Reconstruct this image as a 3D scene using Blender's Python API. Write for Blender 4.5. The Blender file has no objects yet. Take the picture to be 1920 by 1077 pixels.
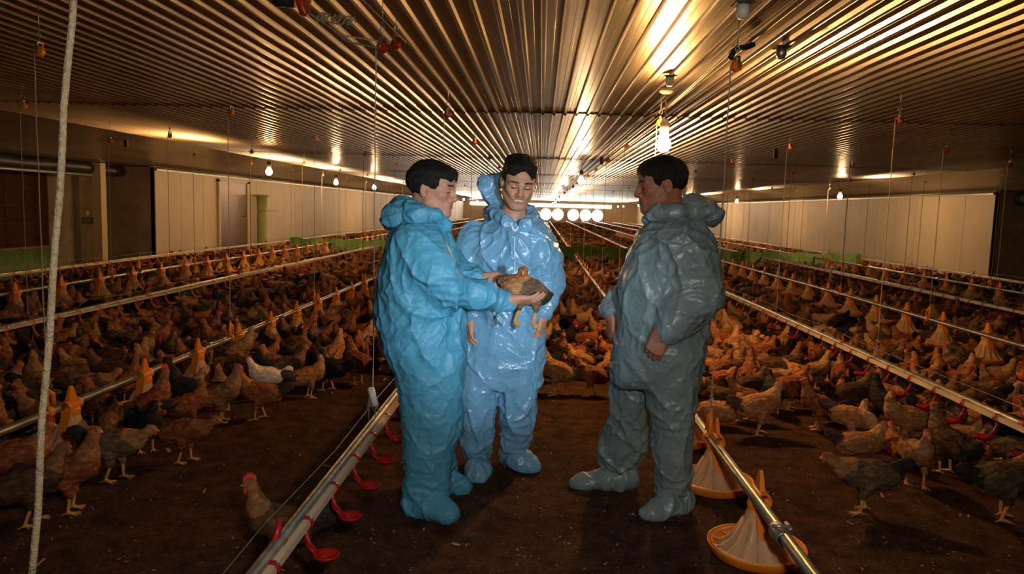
import bpy, bmesh, math, random
import numpy as np
from math import sin, cos, pi, radians, atan2, hypot
from mathutils import Vector, Matrix, noise
from mathutils.bvhtree import BVHTree
random.seed(7); RNG = np.random.default_rng(7)
SC = bpy.context.scene
COL = SC.collection
# ------------------------------------------------------------------ camera
F = 1400.0; CX, CY = 960.0, 538.5; CAMH = 1.45
YAW, PITCH, ROLL = radians(-2.0728), radians(-5.9528), radians(1.6)
fw = np.array([sin(YAW)*cos(PITCH), cos(YAW)*cos(PITCH), sin(PITCH)])
r0 = np.array([cos(YAW), -sin(YAW), 0.0]); u0 = np.cross(r0, fw)
rt = r0*cos(ROLL)+u0*sin(ROLL); up = -r0*sin(ROLL)+u0*cos(ROLL)
cam = bpy.data.cameras.new('camera'); camo = bpy.data.objects.new('camera', cam); COL.objects.link(camo)
camo.matrix_world = Matrix(((rt[0], up[0], -fw[0], 0), (rt[1], up[1], -fw[1], 0), (rt[2], up[2], -fw[2], CAMH), (0, 0, 0, 1)))
cam.sensor_width = 36.0; cam.lens = F*36.0/1920.0; cam.clip_start = 0.05; cam.clip_end = 200
SC.camera = camo
def pray(x, y): return fw+rt*(x-CX)/F-up*(y-CY)/F
def W(x, y, Y):                       # the world point at depth Y seen at photo pixel x, y
    d = pray(x, y); t = Y/d[1]; return np.array([d[0]*t, Y, CAMH+d[2]*t])
def G(x, y, z=0.0):                   # the point at height z seen at photo pixel x, y
    d = pray(x, y); t = (z-CAMH)/d[2]; return np.array([d[0]*t, d[1]*t, z])
def proj(p):
    d = np.array(p, float)-np.array([0, 0, CAMH]); w = d@fw
    return CX+F*(d@rt)/w, CY-F*(d@up)/w
# ------------------------------------------------------------------ world, view, key light
SC.view_settings.view_transform = 'Standard'; SC.view_settings.look = 'None'
SC.view_settings.gamma = 1.0; SC.view_settings.use_curve_mapping = False
SC.view_settings.exposure = 0.1
wd = bpy.data.worlds.new('world'); SC.world = wd; wd.use_nodes = True
wd.node_tree.nodes['Background'].inputs[0].default_value = (0.30, 0.20, 0.12, 1)
wd.node_tree.nodes['Background'].inputs[1].default_value = 0.02
SC.cycles.max_bounces = 6; SC.cycles.diffuse_bounces = 3; SC.cycles.glossy_bounces = 4
SC.cycles.sample_clamp_indirect = 6.0; SC.cycles.use_denoising = True
def lamp(name, kind, loc, power, color, **k):
    l = bpy.data.lights.new(name, kind); l.energy = power; l.color = color
    for a, b in k.items(): setattr(l, a, b)
    o = bpy.data.objects.new(name, l); o.location = loc; COL.objects.link(o); return o
BULB_W = 1.0
# the photographer's cool flash beside the camera, aimed at the men
def aim(o, t): o.rotation_euler = (Vector(t)-o.location).to_track_quat('-Z', 'Y').to_euler()
key = lamp('camera_flash', 'SPOT', (0.24, 0.1, 1.72), 120.0, (1.0, 0.88, 0.76), spot_size=radians(118), spot_blend=0.9, shadow_soft_size=0.06)
aim(key, (-0.1, 3.8, 0.9))
vid = lamp('video_light', 'SPOT', (0.95, 0.4, 1.42), 355.0, (0.74, 0.89, 1.0), spot_size=radians(29), spot_blend=1.0, shadow_soft_size=0.08)
aim(vid, (-0.24, 3.8, 1.10))

# ------------------------------------------------------------------ materials
def mat(name, col, rough=0.6, metal=0.0, bump=0.0, bscale=30.0, var=0.0, vscale=6.0, stretch=(1, 1, 1), emit=None, estr=0.0, trans=0.0, spec=0.5, coat=0.0, attr=None, detail=4.0, coord='Object'):
    m = bpy.data.materials.new(name); m.use_nodes = True; nt = m.node_tree; N = nt.nodes; L = nt.links
    b = N['Principled BSDF']; b.inputs['Roughness'].default_value = rough; b.inputs['Metallic'].default_value = metal
    b.inputs['Base Color'].default_value = (*col, 1); b.inputs['Specular IOR Level'].default_value = spec
    if coat: b.inputs['Coat Weight'].default_value = coat; b.inputs['Coat Roughness'].default_value = 0.25
    if emit: b.inputs['Emission Color'].default_value = (*emit, 1); b.inputs['Emission Strength'].default_value = estr
    tc = N.new('ShaderNodeTexCoord'); mp = N.new('ShaderNodeMapping'); L.new(tc.outputs[coord], mp.inputs[0]); mp.inputs['Scale'].default_value = stretch
    csock = None
    if attr:
        at = N.new('ShaderNodeAttribute'); at.attribute_name = attr; csock = at.outputs['Color']
    if var:
        nz = N.new('ShaderNodeTexNoise'); nz.inputs['Scale'].default_value = vscale; nz.inputs['Detail'].default_value = detail; L.new(mp.outputs[0], nz.inputs['Vector'])
        rp = N.new('ShaderNodeMapRange'); rp.inputs[1].default_value = 0.3; rp.inputs[2].default_value = 0.7; rp.inputs[3].default_value = 1-var; rp.inputs[4].default_value = 1+var
        L.new(nz.outputs[0], rp.inputs[0])
        mx = N.new('ShaderNodeVectorMath'); mx.operation = 'SCALE'; L.new(rp.outputs[0], mx.inputs['Scale'])
        if csock: L.new(csock, mx.inputs[0])
        else: mx.inputs[0].default_value = col
        csock = mx.outputs[0]
    if csock: L.new(csock, b.inputs['Base Color'])
    if bump:
        n2 = N.new('ShaderNodeTexNoise'); n2.inputs['Scale'].default_value = bscale; n2.inputs['Detail'].default_value = 5; L.new(mp.outputs[0], n2.inputs['Vector'])
        bp = N.new('ShaderNodeBump'); bp.inputs['Strength'].default_value = bump; bp.inputs['Distance'].default_value = 0.01
        L.new(n2.outputs[0], bp.inputs['Height']); L.new(bp.outputs[0], b.inputs['Normal'])
    if trans:
        tr = N.new('ShaderNodeBsdfTranslucent'); ms = N.new('ShaderNodeMixShader'); ms.inputs[0].default_value = trans
        tr.inputs[0].default_value = (*col, 1)
        if csock: L.new(csock, tr.inputs[0])
        out = N['Material Output']; L.new(b.outputs[0], ms.inputs[1]); L.new(tr.outputs[0], ms.inputs[2]); L.new(ms.outputs[0], out.inputs[0])
    return m
M = {}
M['ceiling'] = mat('galvanised_ceiling', (0.37, 0.31, 0.25), 0.30, 1.0, bump=0.12, bscale=14, var=0.22, vscale=2.2, stretch=(1, 0.35, 1))
M['eaves'] = mat('eaves_sheet', (0.40, 0.33, 0.25), 0.35, 0.4, bump=0.1, bscale=8, var=0.15, vscale=1.5)
M['panel'] = mat('cream_wall_panel', (0.62, 0.49, 0.31), 0.55, 0, var=0.10, vscale=0.8, bump=0.05, bscale=6)
M['concrete'] = mat('grey_render', (0.24, 0.19, 0.14), 0.9, 0, bump=0.4, bscale=12, var=0.25, vscale=3)
M['coolpad'] = mat('cooling_pad', (0.055, 0.018, 0.015), 0.95, 0, bump=0.6, bscale=60, var=0.3, vscale=30, stretch=(1, 1, 6))
M['darktarp'] = mat('dark_tarpaulin', (0.03, 0.035, 0.03), 0.45, 0, bump=0.5, bscale=14, var=0.3)
M['green'] = mat('green_netting', (0.10, 0.20, 0.03), 0.6, 0, bump=0.3, bscale=25, var=0.25, vscale=5, trans=0.15)
M['green_pale'] = mat('pale_green_netting', (0.34, 0.40, 0.12), 0.6, 0, bump=0.3, bscale=25, var=0.2, vscale=5)
M['door'] = mat('brown_metal_door', (0.16, 0.09, 0.06), 0.35, 0.3, var=0.15)
M['trim'] = mat('grey_metal_trim', (0.34, 0.31, 0.26), 0.4, 0.6, var=0.1)
M['steel'] = mat('galvanised_pipe', (0.38, 0.36, 0.29), 0.34, 0.75, bump=0.2, bscale=30, var=0.3, vscale=12)
M['pvc'] = mat('cream_plastic_pipe', (0.72, 0.58, 0.40), 0.4, 0, var=0.12, vscale=8)
M['redp'] = mat('red_plastic', (0.42, 0.014, 0.012), 0.35, 0, var=0.1, trans=0.12)
M['orange'] = mat('orange_plastic', (0.95, 0.27, 0.010), 0.38, 0, var=0.12, vscale=9, trans=0.12)
M['conep'] = mat('milky_plastic', (0.92, 0.58, 0.30), 0.38, 0, var=0.12, vscale=10, trans=0.40)
M['rope'] = mat('braided_rope', (0.30, 0.24, 0.14), 0.85, 0, bump=0.8, bscale=250, var=0.25, vscale=90)
M['cord'] = mat('thin_cord', (0.42, 0.36, 0.27), 0.8, 0, var=0.1)
M['wire'] = mat('dark_cable', (0.10, 0.06, 0.04), 0.5, 0, var=0.1)
M['black'] = mat('black_fitting', (0.02, 0.018, 0.015), 0.5, 0, var=0.1)
M['whitep'] = mat('white_plastic', (0.70, 0.66, 0.56), 0.4, 0, var=0.08)
M['hardware'] = mat('steel_bracket', (0.45, 0.42, 0.36), 0.35, 0.8, var=0.1)
M['husk'] = mat('pale_husk', (0.30, 0.19, 0.11), 0.8, 0, attr='col')
def bulbmat(n, c, s):
    m = mat(n, (1, 1, 1), 0.4, 0, emit=c, estr=s); return m
M['bulb_warm'] = bulbmat('glowing_bulb_warm', (1.0, 0.50, 0.14), 500)
M['bulb_main'] = bulbmat('glowing_bulb_main', (1.0, 0.54, 0.17), 900)
M['bulb_white'] = bulbmat('glowing_bulb_pale', (1.0, 0.62, 0.30), 560)
M['daylight'] = bulbmat('daylit_fan_shutter', (1.0, 0.93, 0.80), 14)
# litter floor
def floor_mat():
    m = bpy.data.materials.new('litter_floor'); m.use_nodes = True; nt = m.node_tree; N = nt.nodes; L = nt.links
    b = N['Principled BSDF']; b.inputs['Roughness'].default_value = 0.95; b.inputs['Specular IOR Level'].default_value = 0.15
    tc = N.new('ShaderNodeTexCoord')
    n1 = N.new('ShaderNodeTexNoise'); n1.inputs['Scale'].default_value = 1.3; n1.inputs['Detail'].default_value = 7; n1.inputs['Roughness'].default_value = 0.7
    n2 = N.new('ShaderNodeTexNoise'); n2.inputs['Scale'].default_value = 55; n2.inputs['Detail'].default_value = 6; n2.inputs['Roughness'].default_value = 0.75
    for n in (n1, n2): L.new(tc.outputs['Object'], n.inputs['Vector'])
    c1 = N.new('ShaderNodeValToRGB'); c1.color_ramp.elements[0].position = 0.32; c1.color_ramp.elements[0].color = (0.080, 0.037, 0.021, 1)
    c1.color_ramp.elements[1].position = 0.7; c1.color_ramp.elements[1].color = (0.185, 0.086, 0.047, 1)
    c2 = N.new('ShaderNodeValToRGB'); c2.color_ramp.elements[0].position = 0.35; c2.color_ramp.elements[0].color = (0.35, 0.33, 0.3, 1)
    c2.color_ramp.elements[1].position = 0.66; c2.color_ramp.elements[1].color = (1.5, 1.35, 1.2, 1)
    L.new(n1.outputs[0], c1.inputs[0]); L.new(n2.outputs[0], c2.inputs[0])
    mx = N.new('ShaderNodeVectorMath'); mx.operation = 'MULTIPLY'; L.new(c1.outputs[0], mx.inputs[0]); L.new(c2.outputs[0], mx.inputs[1])
    L.new(mx.outputs[0], b.inputs['Base Color'])
    n4 = N.new('ShaderNodeTexNoise'); n4.inputs['Scale'].default_value = 9; n4.inputs['Detail'].default_value = 4; L.new(tc.outputs['Object'], n4.inputs['Vector'])
    r4 = N.new('ShaderNodeMapRange'); r4.inputs[1].default_value = .35; r4.inputs[2].default_value = .65; r4.inputs[3].default_value = .6; r4.inputs[4].default_value = 1.35; L.new(n4.outputs[0], r4.inputs[0])
    m4 = N.new('ShaderNodeVectorMath'); m4.operation = 'SCALE'; L.new(mx.outputs[0], m4.inputs[0]); L.new(r4.outputs[0], m4.inputs['Scale']); L.new(m4.outputs[0], b.inputs['Base Color'])
    n3 = N.new('ShaderNodeTexNoise'); n3.inputs['Scale'].default_value = 22; n3.inputs['Detail'].default_value = 8; n3.inputs['Roughness'].default_value = 0.8
    L.new(tc.outputs['Object'], n3.inputs['Vector'])
    bp = N.new('ShaderNodeBump'); bp.inputs['Strength'].default_value = 1.0; bp.inputs['Distance'].default_value = 0.045
    L.new(n3.outputs[0], bp.inputs['Height']); L.new(bp.outputs[0], b.inputs['Normal'])
    return m
M['floor'] = floor_mat()

# ------------------------------------------------------------------ mesh helpers
class MB:
    def __init__(s): s.v = []; s.f = []; s.m = []; s.sm = []
    def add(s, vs, fs, mi=0, smooth=True):
        o = len(s.v); s.v += [tuple(map(float, v)) for v in vs]
        for f in fs: s.f.append([i+o for i in f]); s.m.append(mi); s.sm.append(smooth)
        return s
    def box(s, a, b, mi=0):
        x0, y0, z0 = a; x1, y1, z1 = b
        vs = [(x0, y0, z0), (x1, y0, z0), (x1, y1, z0), (x0, y1, z0), (x0, y0, z1), (x1, y0, z1), (x1, y1, z1), (x0, y1, z1)]
        return s.add(vs, [(0, 3, 2, 1), (4, 5, 6, 7), (0, 1, 5, 4), (1, 2, 6, 5), (2, 3, 7, 6), (3, 0, 4, 7)], mi, False)
    def tube(s, pts, r, n=8, mi=0, caps=True):
        P = [Vector(p) for p in pts]; R = r if isinstance(r, (list, tuple)) else [r]*len(P)
        vs = []; fs = []; prev = None
        for i, p in enumerate(P):
            t = (P[min(i+1, len(P)-1)]-P[max(i-1, 0)]).normalized()
            if prev is None: a = t.orthogonal().normalized()
            else: a = (prev-t*prev.dot(t)).normalized()
            prev = a; b = t.cross(a)
            for k in range(n):
                an = 2*pi*k/n; vs.append(p+(a*cos(an)+b*sin(an))*R[i])
        for i in range(len(P)-1):
            for k in range(n):
                k2 = (k+1) % n; fs.append((i*n+k, i*n+k2, (i+1)*n+k2, (i+1)*n+k))
        if caps: fs.append(tuple(range(n))[::-1]); fs.append(tuple((len(P)-1)*n+k for k in range(n)))
        return s.add(vs, fs, mi)
    def lathe(s, prof, n=32, c=(0, 0, 0), mi=0, axis='z', fn=None):
        vs = []; fs = []
        for (r, z) in prof:
            for k in range(n):
                a = 2*pi*k/n; rr = r*(fn(a, r, z) if fn else 1)
                if axis == 'z': vs.append((c[0]+rr*cos(a), c[1]+rr*sin(a), c[2]+z))
                elif axis == 'x': vs.append((c[0]+z, c[1]+rr*cos(a), c[2]+rr*sin(a)))
                else: vs.append((c[0]+rr*cos(a), c[1]+z, c[2]+rr*sin(a)))
        for i in range(len(prof)-1):
            for k in range(n):
                k2 = (k+1) % n; fs.append((i*n+k, i*n+k2, (i+1)*n+k2, (i+1)*n+k))
        return s.add(vs, fs, mi)
    def data(s, name, mats):
        me = bpy.data.meshes.new(name); me.from_pydata(s.v, [], s.f)
        for m in (mats if isinstance(mats, (list, tuple)) else [mats]): me.materials.append(m)
        me.polygons.foreach_set('material_index', s.m); me.polygons.foreach_set('use_smooth', s.sm); me.update(); return me
    def build(s, name, mats, parent=None, loc=None):
        return link(name, s.data(name, mats), parent, loc)
def link(name, me, parent=None, loc=None):
    o = bpy.data.objects.new(name, me); COL.objects.link(o)
    if parent: o.parent = parent
    if loc is not None: o.location = loc
    return o
def tag(o, label=None, cat=None, group=None, kind=None):
    if label: o['label'] = label
    if cat: o['category'] = cat
    if group: o['group'] = group
    if kind: o['kind'] = kind
    return o
def thing(name, label, cat, loc=(0, 0, 0), rz=0.0, group=None):
    o = bpy.data.objects.new(name, None); COL.objects.link(o); o.location = loc; o.rotation_euler = (0, 0, rz); o.empty_display_size = 0.1
    return tag(o, label, cat, group)
def dup(root, loc=None, rz=None):
    r = root.copy(); COL.objects.link(r)
    if loc is not None: r.location = loc
    if rz is not None: r.rotation_euler = (0, 0, rz)
    for ch in list(root.children):
        c = ch.copy(); COL.objects.link(c); c.parent = r
        for g in ch.children:
            d = g.copy(); COL.objects.link(d); d.parent = c
    return r
def struct(name, mb, m): return tag(mb.build(name, m), kind='structure')
ORD = ['nearest', 'second', 'third', 'fourth', 'fifth', 'sixth', 'seventh', 'eighth', 'ninth', 'tenth', 'eleventh', 'twelfth', 'thirteenth', 'fourteenth', 'fifteenth', 'sixteenth', 'seventeenth', 'eighteenth', 'nineteenth', 'twentieth']
def ordn(i):
    if i < 20: return ORD[i]
    t, u = divmod(i+1, 10); tens = {2: 'twent', 3: 'thirt', 4: 'fort', 5: 'fift', 6: 'sixt', 7: 'sevent', 8: 'eight'}[t]
    return tens+'ieth' if u == 0 else tens+'y-'+['', 'first', 'second', 'third', 'fourth', 'fifth', 'sixth', 'seventh', 'eighth', 'ninth'][u]

# ------------------------------------------------------------------ building shell
ZC = 2.45; XL, XR = -8.3, 10.0; EL, ER = -6.4, 8.4; RL, RR = -9.35, 10.95; YF = 80.0; YB = -5.0; YCL, YCR = 15.85, 17.0
mb = MB(); mb.add([(RL-.5, YB, 0), (RR+.5, YB, 0), (RR+.5, YF+1, 0), (RL-.5, YF+1, 0)], [(0, 1, 2, 3)], 0, False); struct('floor', mb, M['floor'])
# corrugated ceiling: ribs run along the house, sheets overlap every 7 m
mb = MB(); pitch = 0.118; prof = []; x = EL
while x < ER:
    prof += [(x, 0.0), (x+0.019, 0.0), (x+0.027, 0.020), (x+0.055, 0.0205), (x+0.057, 0.0180), (x+0.072, 0.0180), (x+0.074, 0.0205), (x+0.107, 0.020)]
    x += pitch
ys = [-6.0, 1.05, 8.05, 15.05, 22.0, 29, 36, 43, 50, 57, 64, 71, YF]
for i in range(len(ys)-1):
    dz0 = -0.007; dz1 = 0.003
    vs = [(px_, ys[i]-0.05, ZC+pz+dz0) for px_, pz in prof]+[(px_, ys[i+1], ZC+pz+dz1) for px_, pz in prof]
    n = len(prof); mb.add(vs, [(k, k+n, k+n+1, k+1) for k in range(n-1)], 0, False)
struct('ceiling', mb, M['ceiling'])
mb = MB()
for k, (a, b, za, zb) in enumerate([(EL, XL, ZC+.004, 2.16), (ER, XR, ZC+.004, 2.16)]):
    N_ = 10
    pts = [(a+(b-a)*t/N_, za+(zb-za)*(t/N_)**1.5+0.012*sin(t*2.2)) for t in range(N_+1)]
    vs = [(p[0], YB-1, p[1]) for p in pts]+[(p[0], YF, p[1]) for p in pts]
    mb.add(vs, [(i, i+N_+1, i+N_+2, i+1) for i in range(N_)], 0, True)
mb.add([(XL, YB-1, 2.16), (RL, YB-1, 2.12), (RL, YF, 2.12), (XL, YF, 2.16)], [(0, 1, 2, 3)], 0, False)
mb.add([(XR, YB-1, 2.16), (RR, YB-1, 2.12), (RR, YF, 2.12), (XR, YF, 2.16)], [(0, 1, 2, 3)], 0, False)
struct('trim_1', mb, M['eaves']).name = 'ceiling_eaves'
# side walls of insulated panels with shallow joints
def panelwall(name, X, y0, y1, sgn):
    mb = MB(); y = y0; w = 1.15
    while y < y1-0.01:
        ye = min(y+w, y1)
        mb.box((min(X, X+sgn*.08), y+.006, 0), (max(X, X+sgn*.08), ye-.006, 2.15)); y = ye
    mb.box((min(X+sgn*.02, X+sgn*.1), y0, 0), (max(X+sgn*.02, X+sgn*.1), y1, 2.15))
    return struct(name, mb, M['panel'])
panelwall('wall_left', XL, YCL, YF, -1); panelwall('wall_right', XR, YCR, YF, 1)
mb = MB(); mb.box((RL, YCL, 0), (XL-.0005, YCL+.1, 2.13)); mb.box((RL-.1, 13.9, 0), (RL, YCL, 2.13)); struct('wall_left_return', mb, M['concrete'])
mb = MB(); mb.box((XR+.0005, YCR, 0), (RR, YCR+.1, 2.13)); mb.box((RR, YB, 0), (RR+.1, YCR, 2.13)); struct('wall_right_return', mb, M['concrete'])
mb = MB(); mb.box((RL-.1, YB, 0), (RL, 13.9, .52)); struct('wall_left_low', mb, M['concrete'])
mb = MB(); mb.box((RL-.1, YB-.1, 0), (RR+.1, YB, 2.5)); struct('wall_back', mb, M['concrete'])
mb = MB(); mb.box((RL, YF, 0), (RR, YF+.1, 2.5)); struct('wall_far', mb, M['panel'])
# trims at the head of the walls
for nm, X, y0, s in (('trim_2', XL, YCL, 1), ('trim_3', XR, YCR, -1)):
    mb = MB(); mb.box((min(X, X+s*.05), y0, 2.06), (max(X, X+s*.05), YF, 2.12)); mb.tube([(X+s*.09, y0, 2.12), (X+s*.09, YF, 2.12)], .02, 8); struct(nm, mb, M['trim'])
# cooling pad with frame along the left recess
mb = MB(); mb.box((RL-.12, YB, .521), (RL-.04, 13.899, 2.02)); cp = tag(mb.build('cooling_pad', M['coolpad']), 'dark maroon evaporative cooling pad filling the left wall opening', 'cooling pad')
mb = MB()
for z in (.62, .95, 1.28, 1.6, 1.9): mb.tube([(RL-.02, YB, z), (RL-.02, 13.9, z)], .006, 6)
for y in np.arange(-4, 13.9, .8): mb.tube([(RL-.02, y, .52), (RL-.02, y, 2.02)], .005, 6)
mb.build('guard_wire', M['wire'], cp)
# pillar, beam, rolled curtain
mb = MB(); mb.box((-8.86, 14.5, 0), (-8.68, 14.68, 2.13)); tag(mb.build('pillar', M['panel']), 'cream square pillar standing before the left cooling pad', 'pillar', kind='structure')
t = thing('rolled_curtain', 'dark rolled tarpaulin curtain hung high along the left wall opening', 'curtain', (-8.9, 5, 2.02))
mb = MB(); pts = [(0.01*sin(k*1.3), k*.4-3, 0.012*sin(k*.9)) for k in range(35)]; mb.tube(pts, [0.105+.012*sin(k*2.1) for k in range(35)], 14); mb.build('roll', M['darktarp'], t)
mb = MB(); mb.tube([(.16, -3, -.14), (.16, 9.3, -.14)], .03, 10); mb.build('roll_pipe', M['trim'], t)
t = thing('curtain_duct', 'dark duct section fixed under the right eaves beyond the cream wall', 'duct', (10.45, 14.5, 1.98))
mb = MB(); mb.tube([(0, -4, 0), (0, 2.2, 0)], .13, 14); mb.build('duct_body', M['darktarp'], t)
mb = MB(); mb.tube([(0, 2.2, 0), (0, 2.35, 0)], .15, 14); mb.build('duct_rim', M['black'], t)
# motor box on the pillar
t = thing('winch_motor', 'small grey winch motor fixed beside the cream pillar', 'motor', (-9.0, 14.55, 1.02))
mb = MB(); mb.box((-.1, -.05, -.1), (.1, .05, .04)); mb.build('motor_housing', M['trim'], t)
mb = MB(); mb.lathe([(0, .09), (.05, .08), (.06, .04), (.06, -.02), (0, -.02)], 14, (0, 0, .08)); mb.build('motor_cap', M['whitep'], t)
# green sheets by the left recess
for k, (y0, y1, h) in enumerate([(9.8, 12.0, .52), (12.1, 13.7, .50)]):
    mb = MB(); n = 14
    vs = []; 
    for i in range(n+1):
        yy = y0+(y1-y0)*i/n; dx = .03*sin(i*1.9)+.02*sin(i*4.1)
        vs += [(RL+.25+dx, yy, 0), (RL+.22+dx, yy, h*(1+.04*sin(i*1.3)))]
        vs += [(RL+.262+dx, yy, 0), (RL+.232+dx, yy, h*(1+.04*sin(i*1.3)))]
    fs = []
    for i in range(n): a = 4*i; fs += [(a, a+4, a+5, a+1), (a+2, a+3, a+7, a+6), (a+1, a+5, a+7, a+3)]
    mb.add(vs, fs)
    tag(mb.build('green_sheet', M['green']), ['green plastic sheet standing against the left wall, nearer one', 'green plastic sheet standing against the left wall, farther one'][k], 'plastic sheet')
# door in the left wall, rolled green board beside it
d = tag(MB().box((XL, 18.98, .12), (XL+.05, 20.75, 1.95)).build('door_1', M['door']), kind='structure')
mb = MB(); mb.box((XL, 20.75, .1), (XL+.07, 20.98, 2.0)); mb.box((XL, 18.9, .1), (XL+.07, 18.98, 2.0)); mb.box((XL, 18.9, 1.95), (XL+.07, 20.98, 2.03)); tag(mb.build('door_frame', M['panel'], d))
mb = MB(); mb.tube([(XL+.05, 20.6, 1.05), (XL+.11, 20.6, 1.05), (XL+.11, 20.48, 1.05)], .014, 8); mb.build('door_handle', M['hardware'], d)
t = thing('netting_roll', 'tall pale green rolled netting standing by the brown door', 'netting roll', (-8.08, 21.45, 0))
mb = MB(); mb.lathe([(0, 0), (.15, 0), (.155, .5), (.145, .51), (.15, 1.0), (.14, 1.02), (.15, 1.6), (0, 1.6)], 18); mb.build('roll', M['green_pale'], t)
mb = MB(); mb.lathe([(.15, 1.6), (.2, 1.62), (.2, 1.66), (0, 1.67)], 18); mb.tube([(.0, -.16, 1.2), (.5, -.2, 1.22)], .008, 6); mb.build('rim', M['green_pale'], t)
# far wall exhaust fans, daylight behind the shutters
for k, (fx, nm) in enumerate([(-5.4, 'leftmost round bright exhaust fan in the far wall'), (-3.6, 'second round exhaust fan from the left in the far wall'), (-1.6, 'third round exhaust fan from the left in the far wall'), (.5, 'round bright fan in the far wall, just right of the smiling man'), (1.75, 'bright far fan beside the gap in the fan row'), (3.4, 'bright far fan right of the gap in the fan row'), (4.7, 'bright far fan second from the right'), (5.95, 'rightmost bright round fan in the far wall')]):
    t = thing('exhaust_fan', nm, 'exhaust fan', (fx, YF-.02, 1.02), group='daylit fans across the far wall')
    mb = MB(); mb.lathe([(.60, 0), (.60, -.2), (.66, -.2), (.66, 0)], 36, axis='y'); mb.build('fan_ring', M['trim'], t)
    mb = MB(); mb.lathe([(0, -.03), (.60, -.03)], 36, axis='y'); mb.build('shutter', M['daylight'], t)
    mb = MB(); mb.lathe([(0, -.16), (.05, -.16), (.05, -.1), (0, -.1)], 12, axis='y'); mb.build('hub', M['trim'], t)
mb = MB(); mb.box((-7.6, YF-.03, 1.82), (7.4, YF, 2.12)); tag(mb.build('window_1', M['daylight']), kind='structure')

# ------------------------------------------------------------------ bulbs
def bulb(name_label, loc, m, far=False, r=.06):
    t = thing('hanging_bulb', name_label, 'light bulb', loc, group='bare bulbs hanging from the ceiling')
    mb = MB(); mb.lathe([(0, -r), (r*.6, -r*.8), (r, -r*.1), (r*.92, r*.4), (r*.55, r*1.1), (r*.42, r*1.5)], 18); o = mb.build('glass', M[m], t)
    mb = MB(); mb.lathe([(r*.45, r*1.4), (r*.6, r*1.5), (r*.62, r*2.9), (r*.3, r*3.4), (0, r*3.4)], 14); mb.build('socket', M['whitep'] if not far else M['black'], t)
    h = ZC-loc[2]-.03
    mb = MB(); mb.tube([(0, 0, r*3.2), (.004, 0, h*.6), (0, 0, h)], .004, 6); mb.build('flex', M['cord'], t)
    if not far:
        mb = MB(); mb.lathe([(0, h+.03), (.05, h+.028), (.055, h), (.03, h-.02), (0, h-.02)], 16); mb.build('ceiling_rose', M['whitep'], t)
    return t
bulb('large warm bulb hanging right above the head of the right-hand man', (0.97, 6.16, 2.0), 'bulb_main')
for k, (X, Y, m, lb) in enumerate([(-4.99, 13.6, 'bulb_warm', 'yellowish bulb on the left, near the green netting roll'), (-5.3, 19.2, 'bulb_white', 'white bulb second from the left before the left wall'), (-5.25, 23.4, 'bulb_white', 'white bulb third from the left, beside the left man'),
        (7.6, 19.5, 'bulb_white', 'rightmost pale bulb before the right cream wall'), (7.7, 30.0, 'bulb_white', 'second pale bulb from the right before the cream wall'), (.72, 14, 'bulb_white', 'bulb on the centre line behind the smiling man')]):
    bulb(lb, (X, Y, 2.0), m, True)
for k, Y in enumerate([22, 30, 39, 49, 60, 71]):
    for X, s in ((.9, 'centre'), (-5.3, 'left'), (7.7, 'right')):
        if X > 5 and Y < 35: Y2 = Y+18 if Y == 22 else 76
        elif X < -1 and Y < 25: Y2 = 33.5
        else: Y2 = Y+(2 if X < 0 else 0)
        bulb('%s tiny far bulb of the %s row' % (ordn(k), s), (X, Y2, 2.0), 'bulb_white', True)
# cable slung from bulb to bulb
mb = MB()
pts = [(1.15, -2, 2.40), (1.1, 2.0, 2.39), (1.02, 4.0, 2.37), (.985, 6.05, 2.30), (.93, 8.0, 2.37), (.8, 14, 2.38), (.9, 22, 2.39), (.9, 60, 2.40)]
mb.tube(pts, .0045, 6); mb.tube([(p[0]+.02, p[1], p[2]+.006*(i % 2)) for i, p in enumerate(pts)], .0045, 6)
tag(mb.build('lamp_cable', M['wire']), 'twin lamp cable slung under the ceiling to the large bulb', 'cable')

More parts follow.
